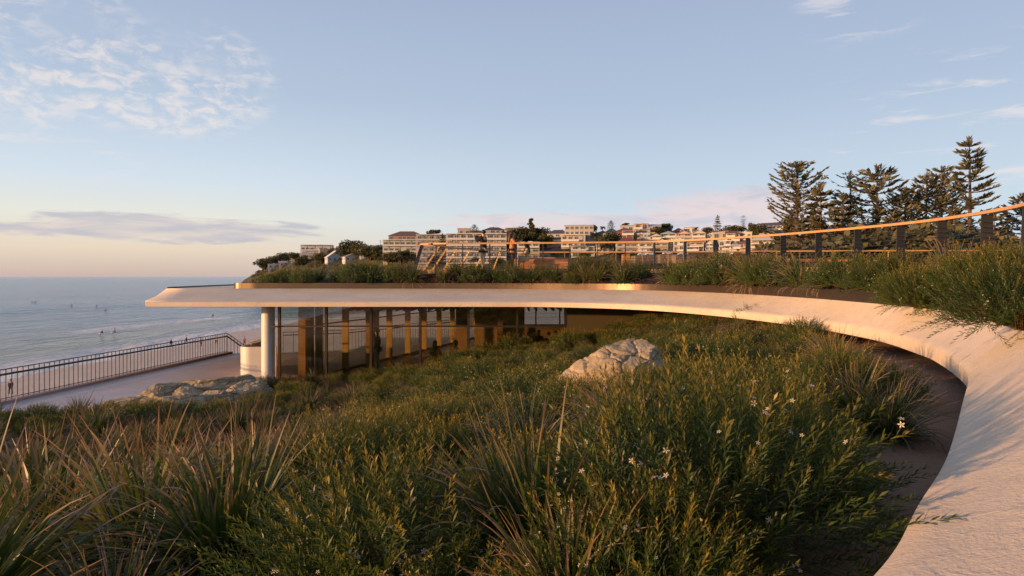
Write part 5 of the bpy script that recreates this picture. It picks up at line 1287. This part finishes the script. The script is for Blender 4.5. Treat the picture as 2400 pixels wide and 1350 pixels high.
# the Norfolk pines in the park
PINES = [('pb', 1868, 380, 88, 1.15, 'tall pine with a rounded see-through crown, leftmost of the park pines'), ('pd', 1924, 437, 84, 1.15, 'short dense dark pine right of the rounded one'), ('pe', 1993, 403, 92, 1.1, 'thin half-bare pine with twiggy top, left of the broad domed pine'), ('pc', 2056, 391, 86, 1.1, 'broad domed pine in the middle of the park row'),
         ('pd', 1975, 458, 80, 1.2, 'low bushy pine in front of the half-bare pine'), ('pb', 2122, 440, 95, 1.0, 'slender pine right of the broad domed pine'), ('pc', 2172, 409, 86, 0.9, 'pine with wiry upswept branches left of the tallest pine'), ('pb', 2208, 392, 96, 1.0, 'pine close behind the tallest pine on its left'), ('pa', 2272, 324, 82, 1.0, 'tallest pine with long level branches near the right edge'), ('pd', 2330, 500, 78, 1.0, 'low dark pine at the foot of the tallest pine'),
         ('pc', 2400, 455, 98, 1.0, 'pine cut by the right edge above the railing'), ('pd', 2240, 520, 74, 1.0, 'low dark pine behind the fin posts, left of the tallest trunk'), ('pd', 2090, 500, 76, 1.1, 'low dark pine filling in under the broad domed pine'), ('pd', 1880, 505, 78, 0.9, 'low dark pine at the foot of the rounded pine')]
for key, px, yt, d, wd, lab in PINES:
    g = -5.4; top = (648 - yt) / F * d; s = (top - g) / TREE_H[key]; put_tree(key, ((px - 1200) / F * d, d, g), s, lab, None, None, s * wd)
for i in range(64):
    px = _hr.uniform(1850, 2460); d = _hr.uniform(62, 110); put_tree(_hr.choice(['ra', 'rb']), ((px - 1200) / F * d, d, -5.5), _hr.uniform(.85, 1.12), 'dark leafy park tree massed under the pines behind the railing', 'leafy trees massed under the pines')

def scrub():
    rng = np.random.default_rng(6); C = []; Rr = []
    for _ in range(1500):
        px = rng.uniform(590, 2350); t = rng.uniform(0.03, 1.0); d, z = hill_z(px, t)
        if px < 640 and t < .55: continue
        C.append(((px - 1200) / F * d, d, z)); Rr.append(rng.uniform(.8, 2.0))
    for _ in range(420):
        px = rng.uniform(592, 800); t = rng.uniform(0.3, 1.0); d, z = hill_z(px, t); C.append(((px - 1200) / F * d, d, z)); Rr.append(rng.uniform(1.0, 2.4))
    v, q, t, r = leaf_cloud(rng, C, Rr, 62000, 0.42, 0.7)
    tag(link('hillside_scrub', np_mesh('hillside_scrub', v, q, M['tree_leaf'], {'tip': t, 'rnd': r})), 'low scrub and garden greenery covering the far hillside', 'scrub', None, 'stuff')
scrub()
for px, yt, yb, lab in [(1273, 533, 590, 'tall wooden power pole left of the big cream apartments'), (1224, 549, 590, 'power pole in front of the fig trees'), (892, 562, 605, 'power pole left of the pale yellow apartments'), (936, 585, 625, 'power pole in front of the pale yellow apartments'), (1576, 562, 612, 'pale street pole among the lowest row of houses')]:
    b = hill_at(px, yb); h = (yb - yt) / F * b.y; p = thing('power_pole', lab, 'pole', b)
    MB().tube([(0, 0, -1), (0, 0, h)], [.16, .11], 6).build('pole', M['bark'], p); MB().box((0, 0, h - .7), (2.0, .12, .12)).box((0, 0, h - 1.5), (1.5, .1, .1)).build('crossarm', M['bark'], p)

# ---------------------------------------------------------------- cars parked on the far street
def car(loc, rz, label, col):
    c = thing('parked_car', label, 'car', loc, rz, 'cars parked on the street across the bay')
    prof = [(-2.15, .35), (-2.2, .75), (-1.9, .92), (-1.35, .98), (-0.75, 1.42), (0.75, 1.45), (1.35, 1.0), (2.05, .85), (2.2, .6), (2.15, .35)]
    mb = MB(); n = len(prof)
    for i, (y, k) in enumerate(((-.82, 0), (.82, 0))): mb.v += [(x, y * (0.86 if z > 1.1 else 1.0), z) for x, z in prof]
    mb.f += [tuple(range(n)), tuple(range(n, 2 * n))[::-1]] + [(i, i + n, (i + 1) % n + n, (i + 1) % n) for i in range(n)]
    mb.build('body', col, c)
    for s in (-1, 1):
        MB().add([(-1.15, s * .80, 1.0), (1.15, s * .80, 1.0), (.68, s * .735, 1.36), (-.68, s * .735, 1.36)], [(0, 1, 2, 3)]).build('window', M['far_glass'], c)
    for x, y in ((-1.35, -.8), (1.35, -.8), (-1.35, .8), (1.35, .8)):
        w = MB().tube([(x, y - .1, .32), (x, y + .1, .32)], .32, 12).build('wheel', M['dark_metal'], c)
for px, py, lab, col in [(1517, 606, 'white car parked left of the pale street pole', 'white'), (1557, 604, 'white car parked just left of the pale street pole', 'white'), (1500, 607, 'grey car parked left of the white cars', 'grey'), (1592, 606, 'silver car parked right of the pale street pole', 'white')]:
    b = hill_at(px, py); car((b.x, b.y - 6, b.z + 1.2), 0.15, lab, W_(col))
    MB_ = MB().box((b.x, b.y - 6, b.z - 1.5), (9, 6, 5.4), 0.15); structure(MB_.build('street', M['cliff']), 'street terrace on the far hillside', 'street')
# ---------------------------------------------------------------- people
PENDING = []
BASE = {'pelvis': (0, 0, .95), 'spine': (0, 0, 1.12), 'chest': (0, .01, 1.32), 'neck': (0, .01, 1.48), 'chin': (0, -.015, 1.555), 'face': (0, -.02, 1.635), 'crown': (0, .0, 1.715), 'nose': (0, -.105, 1.63), 'hem': (0, 0, .83)}
for s, n in ((1, 'L'), (-1, 'R')):
    BASE.update({'hip' + n: (.085 * s, 0, .90), 'knee' + n: (.095 * s, -.02, .50), 'ank' + n: (.10 * s, .02, .085), 'toe' + n: (.115 * s, -.15, .03), 'sh' + n: (.17 * s, .01, 1.42), 'el' + n: (.225 * s, .03, 1.15), 'wr' + n: (.235 * s, -.05, .91), 'pa' + n: (.235 * s, -.08, .84)})
RAD = {'pelvis': (.150, .105), 'spine': (.125, .090), 'chest': (.150, .105), 'neck': (.052, .052), 'chin': (.058, .066), 'face': (.076, .094), 'crown': (.052, .062), 'nose': (.014, .014), 'hem': (.150, .11), 'hip': (.085, .088), 'knee': (.056, .056), 'ank': (.040, .042), 'toe': (.036, .028), 'sh': (.058, .058), 'el': (.042, .042), 'wr': (.029, .026), 'pa': (.036, .018), 'fi': (.0085, .0085)}
BONES = [('pelvis', 'spine'), ('spine', 'chest'), ('chest', 'neck'), ('neck', 'chin'), ('chin', 'face'), ('face', 'crown'), ('face', 'nose')]
for n in 'LR': BONES += [('pelvis', 'hip' + n), ('hip' + n, 'knee' + n), ('knee' + n, 'ank' + n), ('ank' + n, 'toe' + n), ('chest', 'sh' + n), ('sh' + n, 'el' + n), ('el' + n, 'wr' + n), ('wr' + n, 'pa' + n)]
def skin(name, J, bones, grow, mat, parent, sub=2, root='pelvis'):
    names = []; 
    for a, b in bones:
        for q in (a, b):
            if q not in names: names.append(q)
    me = bpy.data.meshes.new(name); me.from_pydata([J[n] for n in names], [(names.index(a), names.index(b)) for a, b in bones], []); me.materials.append(mat)
    o = link(name, me, parent); md = o.modifiers.new('skin', 'SKIN'); md.use_smooth_shade = True; md.branch_smoothing = 0.4
    if not me.skin_vertices: 
        bm = bmesh.new(); bm.from_mesh(me); bm.verts.layers.skin.verify(); bm.to_mesh(me); bm.free()
    for i, n in enumerate(names):
        k = n.rstrip('LR0123456789') if n not in RAD else n; r = RAD[k]; sv = me.skin_vertices[0].data[i]; sv.radius = (r[0] + grow, r[1] + grow); sv.use_root = (n == root) or (root not in names and i == 0)
    ss = o.modifiers.new('smooth', 'SUBSURF'); ss.levels = sub; ss.render_levels = sub
    PENDING.append(o); return o
SKIN_ = [plain('skin_light', (0.52, 0.31, 0.22), 0.55), plain('skin_tan', (0.34, 0.19, 0.12), 0.55)]
def cloth(k, c):
    if 'cloth_' + k not in M: M['cloth_' + k] = plain('cloth_' + k, c, 0.85, 0, 0.12, 6)
    return M['cloth_' + k]
CL = {'black': (0.012, 0.012, 0.014), 'beige': (0.52, 0.44, 0.34), 'orange': (0.60, 0.24, 0.10), 'dark': (0.06, 0.045, 0.04), 'dress': (0.58, 0.42, 0.24), 'white': (0.66, 0.62, 0.58), 'yellow': (0.62, 0.48, 0.08), 'navy': (0.03, 0.04, 0.07), 'red': (0.5, 0.06, 0.05), 'grey': (0.25, 0.25, 0.26), 'mustard': (0.42, 0.28, 0.06), 'wetsuit': (0.015, 0.017, 0.02)}
HAIR = {'black': plain('hair_black', (0.012, 0.010, 0.010), 0.5), 'brown': plain('hair_brown', (0.045, 0.022, 0.014), 0.5)}
def person(label, loc, rz, pose, top, bottom, hair='black', long=False, bulk=0.018, sk=0, sleeves=True, scale=1.0, group=None, simple=False, dress=False):
    J = dict(BASE); J.update(pose); r = thing('person', label, 'person', loc, rz, group); r.scale = (scale,) * 3; bones = list(BONES)
    for n in 'LR':
        w, p = Vector(J['wr' + n]), Vector(J['pa' + n]); d = (p - w).normalized(); sgn = 1 if n == 'L' else -1; side = d.cross(Vector((0, 0, 1)) if abs(d.z) < .8 else Vector((0, 1, 0))).normalized()
        for k in range(5):
            if k == 4: q = w + d * .035 + side * .03; e = q + (d * .6 + side * .55).normalized() * .055; src = 'wr'
            else: q = p + side * (.016 * (k - 1.5)) + d * .02; e = q + (d + Vector((0, -.5, -.1)) * .35).normalized() * (.066, .075, .070, .055)[k]; src = 'pa'
            J['fi%s%d' % (n, k)] = tuple(q); J['fi%s%d' % (n, k + 5)] = tuple(e)
            if not simple: bones += [(src + n, 'fi%s%d' % (n, k)), ('fi%s%d' % (n, k), 'fi%s%d' % (n, k + 5))]
    skin('body', J, bones, 0.0, SKIN_[sk], r, 1 if simple else 2)
    tb = [('pelvis', 'spine'), ('spine', 'chest'), ('chest', 'shL'), ('chest', 'shR'), ('shL', 'elL'), ('shR', 'elR')] + ([('elL', 'wrL'), ('elR', 'wrR')] if sleeves else []) + ([('pelvis', 'hem')] if J['pelvis'][2] > .9 else [])
    skin('dress' if dress else 'top', J, tb, bulk, cloth(top, CL[top]), r, 1 if simple else 2)
    if bottom: skin('trousers', J, [('pelvis', 'hipL'), ('pelvis', 'hipR'), ('hipL', 'kneeL'), ('hipR', 'kneeR'), ('kneeL', 'ankL'), ('kneeR', 'ankR')], 0.016, cloth(bottom, CL[bottom]), r, 1 if simple else 2)
    if dress:
        p = Vector(J['pelvis']); k = (Vector(J['kneeL']) + Vector(J['kneeR'])) / 2
        MB().tube([tuple(p + Vector((0, 0, .12))), tuple(p), tuple(p.lerp(k, .6)), tuple(k)], [.14, .165, .18, .19], 14).build('skirt', cloth(top, CL[top]), r, True)
    f = Vector(J['face']); c = Vector(J['crown']); h = MB().ball(tuple(f.lerp(c, .45) + Vector((0, .022, .022))), (.098, .108, .098), 12, 8)
    if long:
        nk = Vector(J['neck']); h.tube([tuple(c + Vector((0, .03, -.02))), tuple(f + Vector((0, .075, 0))), tuple(nk + Vector((0, .085, 0))), tuple(nk + Vector((0, .11, -.20))), tuple(nk + Vector((0, .10, -.34)))], [.075, .10, .10, .095, .035], 12)
    h.build('hair', HAIR[hair], r, True)
    return r
# on the deck
m_pose = {'shL': (.17, -.02, 1.43), 'elL': (.21, -.22, 1.30), 'wrL': (.07, -.34, 1.53), 'paL': (.05, -.40, 1.58), 'shR': (-.17, -.02, 1.43), 'elR': (-.22, -.22, 1.31), 'wrR': (-.08, -.36, 1.50), 'paR': (-.06, -.42, 1.55), 'ankL': (.14, .05, .085), 'toeL': (.17, -.11, .03), 'kneeL': (.12, -.02, .5), 'ankR': (-.13, -.06, .085), 'toeR': (-.15, -.22, .03), 'kneeR': (-.11, -.07, .5)}
FACE_L, FACE_R = R(-90), R(90)      # -Y of the figure turned towards -X / +X
mp = pix(1133, 632, 30.0)
person('man in a black sweater and pale trousers holding a camera up at the deck railing', (mp.x, mp.y, DZ), R(-118), m_pose, 'black', 'beige', 'black', sk=0, scale=1.06, bulk=0.055)
cm = thing('camera', 'small dark camera held up by the man in the black sweater', 'camera', (mp.x, mp.y, DZ), R(-118)); cm.scale = (1.06,) * 3
MB().box((0, -.47, 1.565), (.14, .06, .095)).build('camera_body', M['dark_metal'], cm); MB().tube([(0, -.495, 1.565), (0, -.58, 1.565)], .036, 12).build('lens', M['dark_metal'], cm)
wp = pix(1200, 630, 29.6)
w_pose = {'elL': (.20, -.18, 1.24), 'wrL': (.10, -.38, 1.36), 'paL': (.08, -.44, 1.39), 'elR': (-.21, -.12, 1.20), 'wrR': (-.12, -.34, 1.30), 'paR': (-.10, -.40, 1.33)}
person('woman with long brown hair, orange top and dark trousers holding up a phone', (wp.x, wp.y, DZ), R(100), w_pose, 'orange', 'dark', 'brown', True, 0.03, 0, False, 1.0)
ph = thing('phone', 'dark phone held up by the woman in the orange top', 'phone', (wp.x, wp.y, DZ), R(100)); ph.scale = (1.0,) * 3
MB().box((-.01, -.475, 1.40), (.15, .012, .075)).build('phone_case', M['dark_metal'], ph)
gpn = pix(1236, 625, 29.9)
def sit(h, lean=0.0, arms=None):
    P = {'pelvis': (0, .0, h + .10), 'spine': (0, -.02 - lean * .3, h + .27), 'chest': (0, -.02 - lean * .8, h + .47), 'neck': (0, -.02 - lean, h + .63), 'chin': (0, -.05 - lean, h + .70), 'face': (0, -.06 - lean, h + .78), 'crown': (0, -.04 - lean, h + .86), 'nose': (0, -.145 - lean, h + .775)}
    for s, n in ((1, 'L'), (-1, 'R')):
        P.update({'hip' + n: (.085 * s, -.03, h + .08), 'knee' + n: (.11 * s, -.44, h + .07), 'ank' + n: (.11 * s, -.44, max(.08, h - .37)), 'toe' + n: (.12 * s, -.60, max(.03, h - .42)), 'sh' + n: (.17 * s, -.02 - lean * .9, h + .57), 'el' + n: (.22 * s, -.14 - lean, h + .33), 'wr' + n: (.17 * s, -.36 - lean, h + .30), 'pa' + n: (.16 * s, -.43 - lean, h + .30)})
    if arms: P.update(arms)
    return P
person('girl with long dark hair in a pale dress seated beside the orange bench', (gpn.x, gpn.y, DZ), R(-80), sit(.46, .03, {'elR': (-.28, -.26, 1.0), 'wrR': (-.30, -.50, 1.02), 'paR': (-.30, -.57, 1.02)}), 'dress', None, 'black', True, 0.02, 0, False, 0.95, dress=True)
st = thing('stool', 'low stool under the girl in the pale dress', 'stool', (gpn.x, gpn.y + .02, DZ)); MB().box((0, 0, .40), (.42, .42, .05)).build('seat', M['red_timber'], st)
for x, y in ((-.17, -.17), (.17, -.17), (-.17, .17), (.17, .17)): MB().tube([(x, y, 0), (x * .95, y * .95, .38)], .018, 6).build('leg', M['dark_metal'], st)

# inside the pavilion
def table(x, y, label):
    t = thing('cafe_table', label, 'table', (x, y, PZ + .012)); MB().lathe([(0, .72), (.55, .72), (.56, .74), (.55, .755), (0, .755)], 24).build('table_top', M['ochre_timber'], t, False)
    MB().tube([(0, 0, .02), (0, 0, .72)], .035, 10).build('pedestal', M['dark_metal'], t); MB().lathe([(0, .03), (.26, .025), (.27, 0)], 20).build('base', M['dark_metal'], t)
def stool(x, y, label):
    t = thing('stool', label, 'stool', (x, y, PZ + .012)); MB().lathe([(0, .43), (.19, .43), (.2, .445), (.19, .46), (0, .46)], 18).build('seat', M['ochre_timber'], t)
    for a in (0, 1.57, 3.14, 4.71): MB().tube([(.16 * math.cos(a), .16 * math.sin(a), 0), (.11 * math.cos(a), .11 * math.sin(a), .43)], .014, 6).build('leg', M['dark_metal'], t)
zf = PZ + .012
def inside(px, y): return (px - 1200) / F * y
table(inside(1098, 27.2), 27.2, 'small round cafe table beside the man in mustard behind the glass'); x = inside(1062, 27.3); stool(x, 27.3, 'stool under the man in mustard behind the glass')
person('man in a mustard shirt seated at a table behind the glass', (x, 27.3, zf), R(80), sit(.46, .08), 'mustard', 'dark', 'black', sk=1)
x = inside(1019, 26.9); stool(x, 26.9, 'stool under the person in orange behind the glass'); person('person in an orange top seated behind the glass left of the man in mustard', (x, 26.9, zf), R(170), sit(.46, .02), 'orange', 'dress', 'brown', True, 0.02, 1)
person('person in a grey top standing by the seaward windows inside the pavilion', (inside(884, 28.2), 28.2, zf), R(-100), {}, 'grey', 'beige', 'black', sk=0)
person('waiter in dark clothes standing beside the timber core inside', (inside(1192, 31.5), 31.5, zf), R(30), {}, 'red', 'dark', 'black', sk=1)
table(inside(1265, 31.5), 31.5, 'round cafe table among the seated group at the back'); 
for k, (px, y, top, rz, lab) in enumerate([(1241, 31.0, 'dark', 200, 'leftmost of the seated group at the far window inside'), (1250, 32.4, 'black', 20, 'taller seated person second from the left at the far window'), (1262, 32.6, 'mustard', 10, 'person in mustard in the middle of the group at the far window'), (1286, 31.2, 'orange', 170, 'person in an orange striped shirt seated at the far window'), (1306, 31.8, 'red', 250, 'person in red seated beside the red timber column')]):
    x = inside(px, y); stool(x, y, 'stool under the ' + lab); person(lab, (x, y, zf), R(rz), sit(.46, .06), top, 'dark', 'black', k == 2, 0.02, 1, True)
table(inside(1290, 27.6), 27.6, 'round cafe table close behind the glass at the right end')

# on the sand and in the water
def sand_point(px, py):
    d = np.arange(40, 260, .25); x = (px - 1200) / F * d; z = SEA - .15 + .055 * np.maximum(0, x - shore_x(d)); z = np.minimum(z, -10.8)
    i = int(np.argmin(abs(648 - z / d * F - py))); return (float(x[i]), float(d[i]), float(z[i]))
walk = {'ankL': (.10, .22, .10), 'toeL': (.11, .08, .03), 'kneeL': (.10, .06, .51), 'ankR': (-.10, -.22, .085), 'toeR': (-.11, -.37, .03), 'kneeR': (-.10, -.14, .51), 'elL': (.23, -.06, 1.15), 'wrL': (.22, -.22, .97), 'paL': (.22, -.27, .91), 'elR': (-.23, .10, 1.15), 'wrR': (-.22, .10, .90), 'paR': (-.22, .10, .82)}
for px, py, top, bot, lab, rz in [(25, 926, 'wetsuit', 'wetsuit', 'person in dark clothes walking on the sand at the left edge', 20), (401, 815, 'navy', 'navy', 'person in navy standing at the water behind the middle of the railing', 90), (437, 806, 'wetsuit', 'wetsuit', 'person in black near the water right of the one in navy', -60), (471, 813, 'white', 'dark', 'person in a white top on the sand left of the one in yellow', 40), (507, 808, 'yellow', 'dark', 'person in a yellow top on the sand behind the railing corner', 0), (573, 811, 'red', 'dark', 'person in red on the sand beyond the steps', 10)]:
    p = sand_point(px, py); person(lab, p, R(rz), walk, top, bot, 'black', False, 0.02, 0, True, 1.0, 'people on the beach', True)
for k, (px, py, lab) in enumerate([(77, 711, 'farthest surfer, left one of the pair far out on the left'), (84, 711, 'right one of the pair of surfers far out on the left'), (169, 719, 'surfer far out alone, right of the far pair'), (227, 720, 'surfer far out, left of the two close together in the middle'), (249, 731, 'surfer a little nearer, right of the two in the middle'), (240, 786, 'near surfer low in the water, left of the near two'), (270, 783, 'near surfer sitting up, right of the near two'), (500, 744, 'surfer close to the breaking wave below the roof tip')]):
    d = -SEA * F / (py - 648); x = (px - 1200) / F * d; z = SEA + .42; rz = R(-70 + 25 * math.sin(k * 2.1))
    b = tag(MB().prism([(.27 * math.sin(math.pi * (q if q < 1 else 2 - q)) ** .8 * (1 if q < 1 else -1), 1.0 - 2.0 * (q if q < 1 else 2 - q)) for q in [i / 8 for i in range(16)]], -.03, .04).build('surfboard', W_('white'), None, False, (x, d, z)), 'white surfboard under the ' + lab, 'surfboard', 'surfboards in the water'); b.rotation_euler = (0, 0, rz)
    person(lab, (x, d, z - .40), rz, sit(.42, .05), 'wetsuit' if k % 3 else 'red', 'wetsuit', 'black', False, 0.02, 0, True, 1.0, 'surfers in the water', True)

# turn the grown bodies into plain meshes
bpy.context.view_layer.update(); _dg = bpy.context.evaluated_depsgraph_get()
for o in PENDING:
    me = bpy.data.meshes.new_from_object(o.evaluated_get(_dg)); me.name = o.name; o.modifiers.clear(); o.data = me
    me.polygons.foreach_set('use_smooth', [True] * len(me.polygons))
